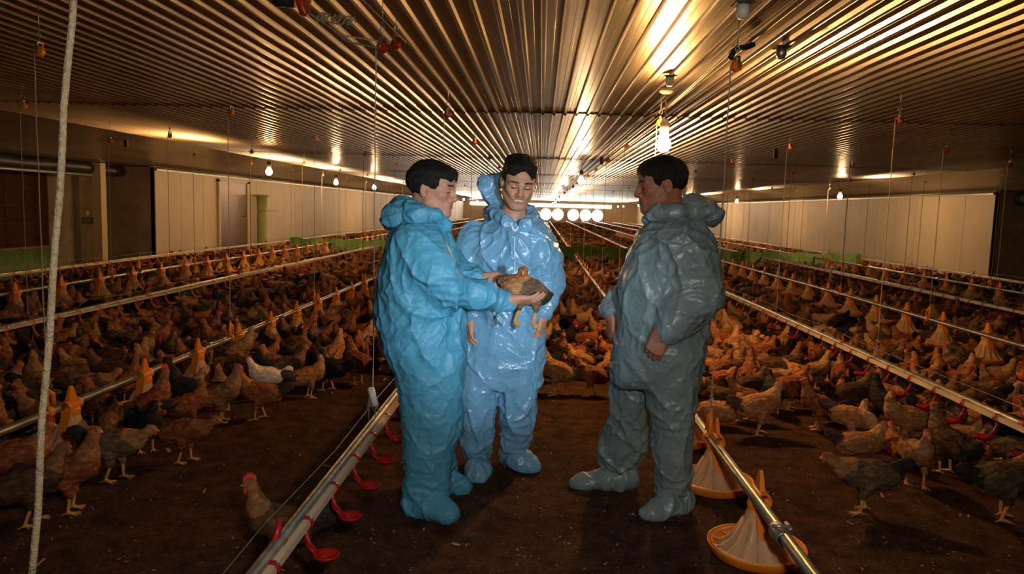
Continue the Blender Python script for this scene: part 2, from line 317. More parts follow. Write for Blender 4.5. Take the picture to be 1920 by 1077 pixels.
# ------------------------------------------------------------------ feeder
def feeder_parts():
    pan = MB(); pan.lathe([(0, .012), (.15, .012), (.185, .03), (.2, .062), (.205, .064), (.203, .056), (.19, .022), (.15, .0), (0, .0)], 40)
    def fl(a, r, z): return 1+(0.045*cos(a*14) if z < .12 else 0.015*cos(a*14))*(1 if r > .05 else 0)
    cone = MB(); cone.lathe([(.155, .030), (.150, .042), (.120, .062), (.090, .10), (.066, .15), (.050, .20), (.040, .235)], 56, fn=fl)
    for k in range(14):
        a = 2*pi*k/14; cone.tube([(.185*cos(a), .185*sin(a), .05), (.150*cos(a), .150*sin(a), .048), (.105*cos(a), .105*sin(a), .085), (.06*cos(a), .06*sin(a), .17)], .005, 5)
    cone.lathe([(.183, .052), (.187, .058), (.183, .062), (.179, .056), (.183, .052)], 40)
    feed = MB(); feed.lathe([(0, .04), (.12, .035), (.17, .018)], 28, fn=lambda a, r, z: 1+.04*sin(5*a))
    col = MB(); col.lathe([(.034, -.065), (.036, -.05), (.036, .05), (.034, .065), (.028, .065), (.028, -.065), (.034, -.065)], 20, (0, 0, .27), axis='y')
    col.lathe([(.046, .215), (.05, .24), (.042, .262), (.03, .27)], 20)
    # upright fin and chute
    col.add([(-.012, -.04, .30), (.012, -.04, .30), (.012, .045, .30), (-.012, .045, .30), (-.006, -.008, .385), (.006, -.008, .385), (.006, .014, .38), (-.006, .014, .38)], [(0, 3, 2, 1), (4, 5, 6, 7), (0, 1, 5, 4), (1, 2, 6, 5), (2, 3, 7, 6), (3, 0, 4, 7)], 0, False)
    col.add([(-.028, -.050, .245), (.028, -.050, .245), (.020, -.088, .115), (-.020, -.088, .115), (-.028, -.035, .245), (.028, -.035, .245), (.020, -.075, .115), (-.020, -.075, .115)], [(0, 1, 2, 3), (4, 7, 6, 5), (0, 4, 5, 1), (1, 5, 6, 2), (2, 6, 7, 3), (3, 7, 4, 0)], 0, False)
    return pan, cone, feed, col
pan, cone, feedm, colr = feeder_parts()
ME = dict(pan=pan.data('pan', M['orange']), cone=cone.data('cone', M['conep']), feed=feedm.data('feed', M['husk']), collar=colr.data('collar', M['orange']))
small = MB()
small.lathe([(0, .012), (.185, .03), (.205, .064), (.15, .0)], 14, mi=0); small.lathe([(.155, .045), (.09, .10), (.05, .20), (.04, .27)], 12, mi=1)
small.lathe([(.036, -.06), (.036, .06)], 8, (0, 0, .27), mi=0, axis='y'); small.lathe([(.016, .29), (.004, .385)], 6, mi=0)
ME['small'] = small.data('pan_feeder', [M['orange'], M['conep']])
fd0 = None; FEEDERS = []
def feeder_line(X, y0, lname, first, dz=0.0):
    """steel feed pipe with its row of pan feeders"""
    global fd0
    t = thing('feed_pipe', 'long round grey steel feed pipe of the %s feeder row' % lname, 'feed pipe', (X, 0, dz), group='feed pipes running down the house')
    mb = MB(); pts = [(.006*sin(k*.8), -1.0+k*2.0, .27+.006*sin(k*1.3)) for k in range(41)]; mb.tube(pts, .0235, 12); mb.build('pipe', M['steel'], t)
    for y in (y0-.37, y0+2.6, y0+5.6, y0+8.6):
        mb = MB(); mb.lathe([(.024, -.05), (.031, -.045), (.031, .045), (.024, .05)], 12, (0, y, .27), axis='y'); mb.tube([(-.03, y, .30), (.035, y, .30)], .007, 6); mb.tube([(.03, y-.03, .30), (.03, y+.03, .30)], .009, 6); mb.build('coupling', M['hardware'], t)
    i = 0; y = y0; seen = 0
    while y < 42:
        pr = proj((X, y, .1+dz)); vis = -60 < pr[0] < 1980 and pr[1] < 1110
        if vis and abs(y-20.32) > .27:
            lb = '%s orange pan feeder from the camera on the %s feed pipe' % (ordn(seen), lname) if seen else 'nearest orange pan feeder on the %s feed pipe' % lname
            if y < 21:
                if fd0 is None:
                    f = thing('pan_feeder', lb, 'feeder', (X+.03, y, dz), group='orange pan feeders on the %s feed pipe' % lname); fd0 = f
                    for n_, k_ in (('pan', 'pan'), ('cone', 'cone'), ('feed', 'feed'), ('collar', 'collar')): link(n_, ME[k_], f)
                    pass
                else:
                    f = dup(fd0, (X+.03, y, dz)); tag(f, lb, None, 'orange pan feeders on the %s feed pipe' % lname)
            else:
                f = link('pan_feeder', ME['small'], None, (X+.03, y, dz)); tag(f, lb, 'feeder', 'orange pan feeders on the %s feed pipe' % lname)
            FEEDERS.append((X, y, seen, lname)); seen += 1
        y += .79; i += 1
FL = [(.93, 3.09, 'centre', 0.0), (-2.67, 3.27, 'left', 0.0), (4.24, 5.6, 'right', .12), (-5.75, 7.9, 'far left', .12), (7.35, 11.4, 'far right', .12)]
for a_ in FL: feeder_line(a_[0], a_[1], a_[2], False, a_[3])
# orange suspension hooks
def hookmesh():
    mb = MB(); mb.tube([(0, 0, .29), (0, -.01, .34), (.004, 0, .43)], [.017, .015, .006], 8)
    mb.tube([(0, .0, .40), (0, .05, .36), (0, .055, .30)], [.01, .012, .014], 8); mb.lathe([(.03, -.022), (.034, -.018), (.034, .018), (.03, .022)], 14, (0, 0, .27), axis='y'); return mb
ME['hook'] = hookmesh().data('pipe_hook', M['orange']); ME['hook_red'] = hookmesh().data('pipe_hook', M['redp'])

# ------------------------------------------------------------------ drinker lines
cup = MB()
cup.lathe([(.024, -.012), (.026, -.010), (.026, .010), (.024, .012)], 10, (0, 0, 0), axis='y')
cup.tube([(0, 0, -.02), (0, 0, -.075)], [.008, .005], 8)
cup.tube([(-.008, 0, -.02), (.012, 0, -.07), (.05, 0, -.115)], .0065, 6); cup.tube([(.0, 0, -.075), (.045, 0, -.118)], .006, 6)
cup.lathe([(0, -.006), (.026, -.003), (.042, .012), (.047, .018), (.044, .022), (.034, .010), (0, .003)], 18, (.070, 0, -.125))
ME['cup'] = cup.data('drip_cup', M['redp'])
cl = MB(); cl.lathe([(0, 0), (.03, .005), (.036, .015), (0, .004)], 8, (.044, 0, -.105)); cl.tube([(0, 0, 0), (0, 0, -.1)], .006, 4); cl.lathe([(.022, -.012), (.026, .012)], 6, (0, 0, 0), axis='y')
def drinker_line(X, y0, lname, s, cupmat, spacing=.33):
    t = thing('drinker_line', 'drinker line with steel support pipe and cream water pipe, %s' % lname, 'drinker line', (X, 0, 0), group='drinker lines running down the house')
    mb = MB(); mb.tube([(.005*sin(k*.7), -1.0+k*2.0, .365+.006*sin(k*1.1+X)) for k in range(41)], .021, 12); mb.build('support_pipe', M['steel'], t)
    mb = MB(); mb.box((s*.034-.0125, -1, .338), (s*.034+.0125, 79, .363)); mb.build('water_pipe', M['pvc'], t)
    y = y0; i = 0; rest = MB()
    while y < 78:
        if i < 95:
            c = link('drip_cup', ME['cup'], t, (s*.034, y, .35)); c.rotation_euler = (0, 0, 0 if s > 0 else pi)
            if cupmat: c.material_slots[0].link = 'OBJECT'; c.material_slots[0].material = cupmat
        else:
            rest.add([(v[0]*s+s*.034, v[1]+y, v[2]+.35) for v in cl.v], cl.f)
        y += spacing; i += 1
    if rest.v: tag(rest.build('drip_cup_row', cupmat or M['redp'], t), kind='stuff')
    for y in (y0+.15, y0+2.6, y0+5.2, y0+7.8, y0+10.4):
        h = MB(); h.lathe([(.026, -.02), (.026, .02)], 12, (0, y, .365), axis='y'); h.tube([(0, y-.03, .38), (0, y, .41), (0, y+.012, .44)], [.014, .011, .008], 8); h.build('clamp', M['redp'], t)
    mb = MB(); mb.tube([(-s*.02, k*.8-1, .445+.01*sin(k*2.1)-(.012 if k % 2 else 0)) for k in range(40)], .0016, 5); mb.build('anti_perch_wire', M['hardware'], t)
drinker_line(-.81, 2.12, 'left of the two men', 1, None)
drinker_line(2.65, 3.9, 'right of the centre feed pipe', -1, None)
drinker_line(-4.42, 5.6, 'beyond the left feed pipe', 1, M['orange'])
drinker_line(6.0, 8.2, 'beyond the right feed pipe', -1, None)
drinker_line(-7.4, 9.5, 'along the left wall', 1, M['orange'])
drinker_line(9.0, 13.2, 'along the right wall', -1, M['orange'])

# ------------------------------------------------------------------ ropes and pulleys
pm = MB(); pm.lathe([(0, -.012), (.026, -.012), (.030, -.009), (.024, 0), (.030, .009), (.026, .012), (0, .012)], 24, (0, 0, 0), axis='y')
ME['pulley_o'] = pm.data('wheel', M['orange']); ME['pulley_r'] = pm.data('wheel', M['redp'])
bk = MB(); bk.box((-.008, -.018, -.012), (.008, -.0135, .045)); bk.box((-.008, .0135, -.012), (.008, .018, .045)); bk.box((-.008, -.018, .04), (.008, .018, .046)); bk.tube([(0, -.02, 0), (0, .02, 0)], .004, 8)
ME['pbracket'] = bk.data('bracket', M['hardware'])
hk = MB(); hk.tube([(0, 0, .045), (0, 0, .065)]+[(.014*sin(a), 0, .082-.016*cos(a)) for a in np.linspace(0.2, 5.6, 12)]+[(0, 0, .12)], .0025, 6)
ME['phook'] = hk.data('hook', M['hardware'])
def pulley(X, Y, z, red, lb, s=1.0):
    t = thing('pulley', lb, 'pulley', (X, Y, z), random.uniform(-.7, .7), group='pulleys under the ceiling'); t.scale = (s, s, s)
    link('wheel', ME['pulley_r' if red else 'pulley_o'], t); link('bracket', ME['pbracket'], t); link('hook', ME['phook'], t)
    up_ = MB(); up_.tube([(0, 0, .11), (0, 0, (ZC-z)/s-.005)], .0022, 5); up_.build('eye_bolt', M['hardware'], t)
def rope(p0, p1, r, lb, knot=False, loops=False, m='cord', cat='rope', grp='ropes holding up the lines', mats=None):
    mb = MB(); p0 = Vector(p0); p1 = Vector(p1); n = 14
    mb.tube([p0.lerp(p1, i/n)+Vector((.0015*sin(i*1.7), .001*cos(i), 0)) for i in range(n+1)], r, 6 if r < .004 else 10)
    if knot:
        k = p1; mb.tube([k+Vector((.008*cos(a), .008*sin(a), .02+.004*a)) for a in np.linspace(0, 12, 26)], .0035, 6)
        mb.tube([k+Vector((0, 0, .05)), k+Vector((.02, -.01, .03)), k+Vector((.026, 0, -.02))], .0028, 5); mb.tube([k+Vector((0, 0, .05)), k+Vector((-.022, 0, .02)), k+Vector((-.018, 0, -.03))], .0028, 5)
    if loops:
        k = p1+Vector((0, 0, .12))
        for a0, sz in ((0, .07), (1.0, .055), (2.4, .04)):
            mb.tube([k+Vector((-sz*abs(sin(a))*cos(a0*.3)*(1.4 if a0 < 2 else -.8), sz*.3*sin(a0+a), sz*(1-cos(a))*.5+.01*a0)) for a in np.linspace(0, pi*2, 14)], .0035, 6)
        for q in range(7): mb.tube([k+Vector((.014*cos(a+q), .014*sin(a+q), -.02*q+.006*a)) for a in np.linspace(0, 6, 12)], .005, 6)
    return tag(mb.build('suspension_rope', M[m] if mats is None else mats), lb, cat, grp)
sets = [('left feed pipe', -2.67, 3.9, 2.42, .27, 'o'), ('left drinker line', -.81, 3.62, 2.5, .37, 'r'), ('centre feed pipe', .93, 3.9, 2.42, .27, 'o'), ('right drinker line', 2.65, 5.85, 2.5, .37, 'r'),
        ('right feed pipe', 4.24, 8.2, 2.42, .39, 'r'), ('second left drinker line', -4.42, 6.25, 2.5, .37, 'o'), ('far left feed pipe', -5.75, 9.8, 2.42, .39, 'o'), ('second right drinker line', 6.0, 10.0, 2.5, .37, 'r'), ('far right feed pipe', 7.35, 12.4, 2.42, .39, 'o')]
for nm, X, y0, dy, z, c in sets:
    y = y0; i = 0
    while y < 30:
        top = 2.2; near = y < 8
        pulley(X+.03, y, top, c == 'r', '%s %s pulley hanging over the %s' % (ordn(i), 'red' if c == 'r' else 'orange', nm), 1.0 if y < 12 else .8)
        drinker = 'drinker' in nm
        end = z+.17 if not drinker else z+.03
        if nm == 'left drinker line' and i == 0: end = z+.12
        rope((X, y, top-.0), (X+.0, y, end), .0032 if y < 9 else .0042, '%s pale rope from the camera holding up the %s' % (ordn(i), nm) if i else 'nearest pale rope holding up the %s' % nm, knot=(near and not (nm == 'left drinker line' and i == 0)), loops=(nm == 'centre feed pipe' and i == 4))
        if not drinker:
            h = link('pipe_hook', ME['hook'], None, (X, y, z-.27)); tag(h, '%s orange rope hook gripping the %s' % (ordn(i), nm), 'hook', 'orange rope hooks on the feed pipes')
        y += dy; i += 1
# white adjuster with fork of cords on the left drinker line
A = np.array([-.81, 3.62, .49])
t = thing('rope_adjuster', 'white plastic rope adjuster above the left drinker line', 'rope adjuster', A)
mb = MB(); mb.tube([(-.012, 0, .055), (.014, 0, -.035)], .017, 12); mb.build('sleeve', M['whitep'], t)
mb = MB(); mb.tube([(.014, 0, -.03), (.012, .0, -.115)], .0028, 6); mb.tube([(-.018, 0, .03), (-.02, 0, -.115)], .0028, 6)
for q in range(9): mb.tube([(-.015, 0, .0), (-.028+.006*q, .01*sin(q), -.03), (-.04+.009*q, .01*cos(q*2), -.045-.01*(q % 3))], .0022, 5)
mb.build('cord_ends', M['rope'], t)
# thick near rope at the left
rope(W(139, -40, 1.15), W(57, 1125, 1.02), .0052, 'thick pale rope close to the camera, crossing the left of the photo', m='rope', grp='near rope')
# red winch with its tackle
t = thing('ceiling_winch', 'red winch wheel fixed to the ceiling upper left of the centre', 'winch', (-1.07, 3.25, 2.33))
mb = MB(); mb.lathe([(0, -.012), (.07, -.012), (.085, -.008), (.085, .008), (.07, .012), (0, .012)], 28, (.03, 0, 0), axis='x'); mb.build('wheel', M['redp'], t)
mb = MB(); mb.lathe([(0, -.05), (.05, -.05), (.05, .03), (0, .03)], 18, (-.04, 0, 0), axis='x'); mb.build('drum', M['black'], t)
mb = MB(); mb.lathe([(0, -.008), (.06, -.008), (.06, .008), (0, .008)], 24, (-.09, 0, .02), axis='x'); mb.box((-.1, -.02, .0), (-.02, .02, .025)); mb.box((-.09, -.03, .05), (.05, .03, .118)); mb.build('housing', M['redp'], t)
w0 = np.array([-1.03, 3.32, 2.27]); pA = W(742, 82, 4.1); pB = W(718, 92, 3.62)
mb = MB()
mb.tube([w0, W(640, 66, 3.6), pA], .0045, 6); mb.tube([w0+[.02, .1, 0], W(650, 78, 3.55), pB], .0045, 6); mb.tube([W(680, 0, 3.2), W(762, 80, 4.1)], .0035, 6)
for q in range(7): mb.tube([w0+np.array([.03+.02*q+.02*cos(a+q), .05+.01*q, -.0+.02*sin(a*1.3+q)]) for a in np.linspace(0, 6, 12)], .004, 5)
tag(mb.build('tackle_rope', M['rope']), 'knotted tackle rope between the red winch and the pulleys', 'rope')
pulley(pA[0], pA[1], pA[2], True, 'red pulley at the end of the winch tackle rope')
# small dark brackets and fittings on the ceiling
def bracket(px, py, lb, m='black', kind=0):
    p = G(px, py, ZC-.03)
    t = thing('ceiling_bracket', lb, 'bracket', p, group='fittings on the ceiling')
    if kind == 0:
        mb = MB(); mb.tube([(0, 0, .02), (-.05, -.03, -.005), (-.13, -.1, -.02), (-.16, -.14, -.09)], .017, 8); mb.build('arm', M['black'], t)
    elif kind == 1:
        mb = MB(); mb.lathe([(0, .02), (.03, .02), (.032, -.02), (.02, -.045), (0, -.045)], 14); mb.build('body', M[m], t)
        mb = MB(); mb.box((-.045, -.045, .018), (.045, .045, .028)); mb.build('plate', M['black'], t)
    else:
        mb = MB(); mb.box((-.03, -.02, -.12), (.03, .02, .02)); mb.build('body', M['black'], t)
bracket(1412, 90, 'dark curved bracket over the centre rope'); bracket(1465, 96, 'small grey ceiling fitting right of the dark curved bracket', 'hardware', 1); bracket(1393, 17, 'white ceiling connector at the top right', 'whitep', 1)
bracket(1256, 150, 'white socket rose above the large bulb', 'whitep', 1); bracket(236, 262, 'small dark box under the left ceiling', kind=2); bracket(1455, 282, 'small dark box under the right ceiling', kind=2)
bracket(1128, 296, 'dark fitting near the far centre ceiling', kind=2)

# ------------------------------------------------------------------ green partition across the house
def partition(X0, X1, Y, h, lb):
    n = 80; vs = []; fs = []
    for i in range(n+1):
        x = X0+(X1-X0)*i/n; yy = Y+.05*sin(i*.7)+.03*sin(i*2.3); hh = h*(1+.05*sin(i*.9))
        vs += [(x, yy, 0), (x, yy+.03, hh), (x, yy+.02, 0), (x, yy+.05, hh)]
    for i in range(n): a = 4*i; fs += [(a, a+4, a+5, a+1), (a+2, a+3, a+7, a+6), (a+1, a+5, a+7, a+3)]
    mb = MB(); mb.add(vs, fs); return tag(mb.build('netting_partition', M['green']), lb, 'partition')
partition(-6.9, -.3, 20.3, .5, 'low green netting partition across the left half of the flock')
partition(.3, 8.6, 20.3, .5, 'low green netting partition across the right half of the flock')

# ------------------------------------------------------------------ implicit surfaces
class SDF:
    def __init__(s): s.p = []
    def _a(s, fn, lo, hi, k, op, tg): s.p.append((fn, np.array(lo, float), np.array(hi, float), k, op, tg)); return s
    def ell(s, c, r, R=None, k=.02, op='u', tg=0):
        c = np.array(c, float); r = np.array(r, float); R = np.eye(3) if R is None else R
        def fn(P):
            q = (P-c)@R; k0 = np.sqrt(((q/r)**2).sum(-1))+1e-9; k1 = np.sqrt(((q/(r*r))**2).sum(-1))+1e-9; return k0*(k0-1)/k1
        e = np.abs(R)@r; return s._a(fn, c-e, c+e, k, op, tg)
    def cap(s, a, b, ra, rb, k=.02, op='u', tg=0):
        a = np.array(a, float); b = np.array(b, float); ba = b-a; L2 = float(ba@ba)+1e-12
        def fn(P):
            pa = P-a; h = np.clip((pa@ba)/L2, 0, 1); return np.sqrt(((pa-h[..., None]*ba)**2).sum(-1))-(ra+(rb-ra)*h)
        m = max(ra, rb); return s._a(fn, np.minimum(a, b)-m, np.maximum(a, b)+m, k, op, tg)
    def chain(s, pts, rs, k=.02, tg=0):
        for i in range(len(pts)-1): s.cap(pts[i], pts[i+1], rs[i], rs[i+1], k, 'u', tg)
        return s
    def loft(s, st, k=.03, tg=0):     # stations (z, cx, cy, rx, ry)
        st = sorted(st); A = np.array(st, float); z = A[:, 0]
        def fn(P):
            Z = P[..., 2]; cx, cy, rx, ry = [np.interp(Z, z, A[:, i]) for i in (1, 2, 3, 4)]
            x = P[..., 0]-cx; y = P[..., 1]-cy
            k0 = np.sqrt((x/rx)**2+(y/ry)**2)+1e-9; k1 = np.sqrt((x/rx**2)**2+(y/ry**2)**2)+1e-9; d = k0*(k0-1)/k1
            e = np.maximum(z[0]-Z, Z-z[-1]); rr = .025
            a = d+rr; b = e+rr; return np.minimum(np.maximum(a, b), 0)+np.sqrt(np.maximum(a, 0)**2+np.maximum(b, 0)**2)-rr
        lo = (np.min(A[:, 1]-A[:, 3]), np.min(A[:, 2]-A[:, 4]), z[0]); hi = (np.max(A[:, 1]+A[:, 3]), np.max(A[:, 2]+A[:, 4]), z[-1])
        return s._a(fn, lo, hi, k, 'u', tg)
    def ev(s, P, lo=None, hi=None):
        D = np.full(P.shape[:-1], 1.0)
        for fn, l, h, k, op, tg in s.p:
            m = k+.01
            if lo is not None and (np.any(h+m < lo) or np.any(l-m > hi)): continue
            d = fn(P)
            if op == 'u':
                if k > 0: hh = np.clip(.5+.5*(D-d)/k, 0, 1); D = D*(1-hh)+d*hh-k*hh*(1-hh)
                else: D = np.minimum(D, d)
            else:
                d = -d
                if k > 0: hh = np.clip(.5+.5*(d-D)/k, 0, 1); D = D*(1-hh)+d*hh+k*hh*(1-hh)
                else: D = np.maximum(D, d)
        return D
    def tags(s, V):
        best = np.full(len(V), 9.0); t = np.zeros(len(V), int)
        for fn, l, h, k, op, tg in s.p:
            if op != 'u': continue
            d = fn(V); m = d < best; best[m] = d[m]; t[m] = tg
        return t
    def mesh(s, h, B=24, clip=None):
        pos = [p for p in s.p if p[4] == 'u']
        lo = np.min([p[1] for p in pos], 0)-3*h; hi = np.max([p[2] for p in pos], 0)+3*h
        nb = np.ceil((hi-lo)/(h*B)).astype(int); GN = nb*B+2
        gid = lambda I, J, K: ((I+1)*GN[1]*1+0)*0+((I+1).astype(np.int64)*(GN[1]+2)+(J+1))*(GN[2]+2)+(K+1)
        ids = []; VV = []; Q = []
        r = np.arange(B+1)
        for bi in range(nb[0]):
            for bj in range(nb[1]):
                for bk in range(nb[2]):
                    b0 = np.array([bi, bj, bk])*B; l = lo+b0*h; u = l+B*h
                    if not any(np.all(p[2]+h+p[3]*.3 > l) and np.all(p[1]-h-p[3]*.3 < u) for p in pos): continue
                    gx, gy, gz = np.meshgrid(l[0]+r*h, l[1]+r*h, l[2]+r*h, indexing='ij')
                    P = np.stack([gx, gy, gz], -1); D = s.ev(P, l, u); S = D < 0
                    if S.all() or not S.any(): continue
                    c = [(0, 0, 0), (1, 0, 0), (0, 1, 0), (1, 1, 0), (0, 0, 1), (1, 0, 1), (0, 1, 1), (1, 1, 1)]
                    sl = [slice(0, B), slice(1, B+1)]
                    cnt = sum(S[sl[a], sl[b], sl[d_]].astype(int) for a, b, d_ in c); act = (cnt > 0) & (cnt < 8)
                    I, J, K = np.nonzero(act)
                    acc = np.zeros((len(I), 3)); nn = np.zeros(len(I))
                    Dc = {cc: D[I+cc[0], J+cc[1], K+cc[2]] for cc in c}
                    for a in c:
                        for ax in range(3):
                            if a[ax] == 1: continue
                            bq = list(a); bq[ax] = 1; bq = tuple(bq)
                            da, db = Dc[a], Dc[bq]; m = (da < 0) != (db < 0); tt = np.where(m, da/(da-db+1e-20*(da == db)), 0)
                            pt = np.tile(np.array(a, float), (len(I), 1)); pt[:, ax] += tt
                            acc[m] += pt[m]; nn[m] += 1
                    V = (acc/nn[:, None]+np.stack([I, J, K], 1)+b0)*h+lo
                    ids.append(gid(I+b0[0], J+b0[1], K+b0[2])); VV.append(V)
                    for ax in range(3):
                        o1, o2 = [(1, 2), (2, 0), (0, 1)][ax]
                        s0 = [slice(0, B)]*3; s1 = [slice(0, B)]*3; s1[ax] = slice(1, B+1)
                        A0 = S[tuple(s0)]; A1 = S[tuple(s1)]; E = np.argwhere(A0 != A1)
                        if not len(E): continue
                        sg = A0[E[:, 0], E[:, 1], E[:, 2]]; E = E+b0
                        def cell(d1, d2):
                            X = E.copy(); X[:, o1] -= d1; X[:, o2] -= d2; return gid(X[:, 0], X[:, 1], X[:, 2])
                        q = np.stack([cell(1, 1), cell(0, 1), cell(0, 0), cell(1, 0)], 1)
                        q[~sg] = q[~sg][:, ::-1]; Q.append(q)
        ids = np.concatenate(ids); V = np.concatenate(VV); Q = np.concatenate(Q); o = np.argsort(ids); ids = ids[o]; V = V[o]
        ix = np.searchsorted(ids, Q); ix[ix >= len(ids)] = 0; ok = (ids[ix] == Q).all(1)
        return V, ix[ok]
def np_mesh(name, V, Q, mats, mi=None, col=None, smooth=True):
    me = bpy.data.meshes.new(name); nq = len(Q)
    me.vertices.add(len(V)); me.vertices.foreach_set('co', np.asarray(V, np.float32).ravel())
    me.loops.add(nq*4); me.loops.foreach_set('vertex_index', np.asarray(Q, np.int32).ravel())
    me.polygons.add(nq); me.polygons.foreach_set('loop_start', np.arange(nq, dtype=np.int32)*4)
    for m in (mats if isinstance(mats, (list, tuple)) else [mats]): me.materials.append(m)
    if mi is not None: me.polygons.foreach_set('material_index', np.asarray(mi, np.int32))
    me.polygons.foreach_set('use_smooth', np.full(nq, smooth)); 
    if col is not None:
        a = me.attributes.new('col', 'FLOAT_COLOR', 'POINT'); a.data.foreach_set('color', np.concatenate([col, np.ones((len(V), 1))], 1).astype(np.float32).ravel())
    me.update(calc_edges=True); me.validate(); return me
def normals(V, Q):
    n = np.cross(V[Q[:, 2]]-V[Q[:, 0]], V[Q[:, 3]]-V[Q[:, 1]]); N = np.zeros_like(V)
    for i in range(4): np.add.at(N, Q[:, i], n)
    return N/(np.linalg.norm(N, axis=1, keepdims=True)+1e-12)
def smoothv(V, Q, it=1, f=.5):
    e = np.concatenate([Q[:, [0, 1]], Q[:, [1, 2]], Q[:, [2, 3]], Q[:, [3, 0]]])
    for _ in range(it):
        A = np.zeros_like(V); c = np.zeros(len(V)); np.add.at(A, e[:, 0], V[e[:, 1]]); np.add.at(c, e[:, 0], 1)
        np.add.at(A, e[:, 1], V[e[:, 0]]); np.add.at(c, e[:, 1], 1); V = V*(1-f)+f*A/np.maximum(c, 1)[:, None]
    return V
def rotm(yaw=0, pitch=0, roll=0):
    """columns = local x(right), y(forward), z(up) for a head looking along yaw (0 = +Y), pitch up positive"""
    cy, sy = cos(yaw), sin(yaw); Rz = np.array([[cy, -sy, 0], [sy, cy, 0], [0, 0, 1]])
    cp, sp = cos(pitch), sin(pitch); Rx = np.array([[1, 0, 0], [0, cp, -sp], [0, sp, cp]])
    cr, sr = cos(roll), sin(roll); Ry = np.array([[cr, 0, sr], [0, 1, 0], [-sr, 0, cr]])
    return Rz@Rx@Ry

# ------------------------------------------------------------------ people
M['skin'] = mat('skin', (0.42, 0.22, 0.14), 0.55, 0, bump=0.06, bscale=120, attr='col', spec=0.45)
M['hair'] = mat('black_hair', (0.011, 0.008, 0.007), 0.55, 0, bump=1.0, bscale=210, stretch=(1, 1, .2), var=.3, spec=.3)
def suit_mat(name, c, gloss, tr, cr):
    m = mat(name, c, gloss, 0, bump=0.0, var=0.10, vscale=5, trans=tr, spec=.5, coat=.25 if gloss < .4 else .0)
    nt = m.node_tree; N = nt.nodes; L = nt.links; b = N['Principled BSDF']
    tc = [n for n in N if n.type == 'TEX_COORD'][0]
    hs = []
    for sc_, st in ((9, (1, 1, .6)), (21, (1, 1, 1.2))):
        nz = N.new('ShaderNodeTexNoise'); nz.inputs['Scale'].default_value = sc_*.5; nz.inputs['Detail'].default_value = 1; L.new(tc.outputs['Object'], nz.inputs['Vector'])
        wv = N.new('ShaderNodeVectorMath'); wv.operation = 'MULTIPLY_ADD'; wv.inputs[1].default_value = (1.6/sc_,)*3; L.new(nz.outputs['Color'], wv.inputs[0]); L.new(tc.outputs['Object'], wv.inputs[2])
        mp = N.new('ShaderNodeMapping'); mp.inputs['Scale'].default_value = st; mp.inputs['Rotation'].default_value = (.4, .5+sc_, .7); L.new(wv.outputs[0], mp.inputs[0])
        vo = N.new('ShaderNodeTexVoronoi'); vo.feature = 'DISTANCE_TO_EDGE'; vo.inputs['Scale'].default_value = sc_; L.new(mp.outputs[0], vo.inputs['Vector'])
        mr = N.new('ShaderNodeMapRange'); mr.interpolation_type = 'SMOOTHSTEP'; mr.inputs[1].default_value = 0; mr.inputs[2].default_value = .35; mr.inputs[3].default_value = 1; mr.inputs[4].default_value = 0; L.new(vo.outputs[0], mr.inputs[0]); hs.append(mr)
    ad = N.new('ShaderNodeMath'); ad.operation = 'MULTIPLY_ADD'; ad.inputs[1].default_value = .4; L.new(hs[1].outputs[0], ad.inputs[0]); L.new(hs[0].outputs[0], ad.inputs[2])
    n3 = N.new('ShaderNodeTexNoise'); n3.inputs['Scale'].default_value = 60; n3.inputs['Detail'].default_value = 3; L.new(tc.outputs['Object'], n3.inputs['Vector'])
    a2 = N.new('ShaderNodeMath'); a2.operation = 'MULTIPLY_ADD'; a2.inputs[1].default_value = .15; L.new(n3.outputs[0], a2.inputs[0]); L.new(ad.outputs[0], a2.inputs[2])
    bp = N.new('ShaderNodeBump'); bp.inputs['Strength'].default_value = .8; bp.inputs['Distance'].default_value = cr; L.new(a2.outputs[0], bp.inputs['Height']); L.new(bp.outputs[0], b.inputs['Normal'])
    return m
M['suit_a'] = suit_mat('blue_nonwoven_suit', (0.10, 0.40, 0.60), .50, .18, .005)
M['suit_b'] = suit_mat('shiny_pale_blue_suit', (0.24, 0.52, 0.78), .24, .20, .005)
M['suit_c'] = suit_mat('grey_blue_suit', (0.24, 0.33, 0.345), .36, .20, .005)
M['ziptape'] = mat('white_zip_tape', (0.75, 0.80, 0.85), .5)
M['shoe'] = mat('dark_shoe', (0.02, 0.02, 0.025), .5)
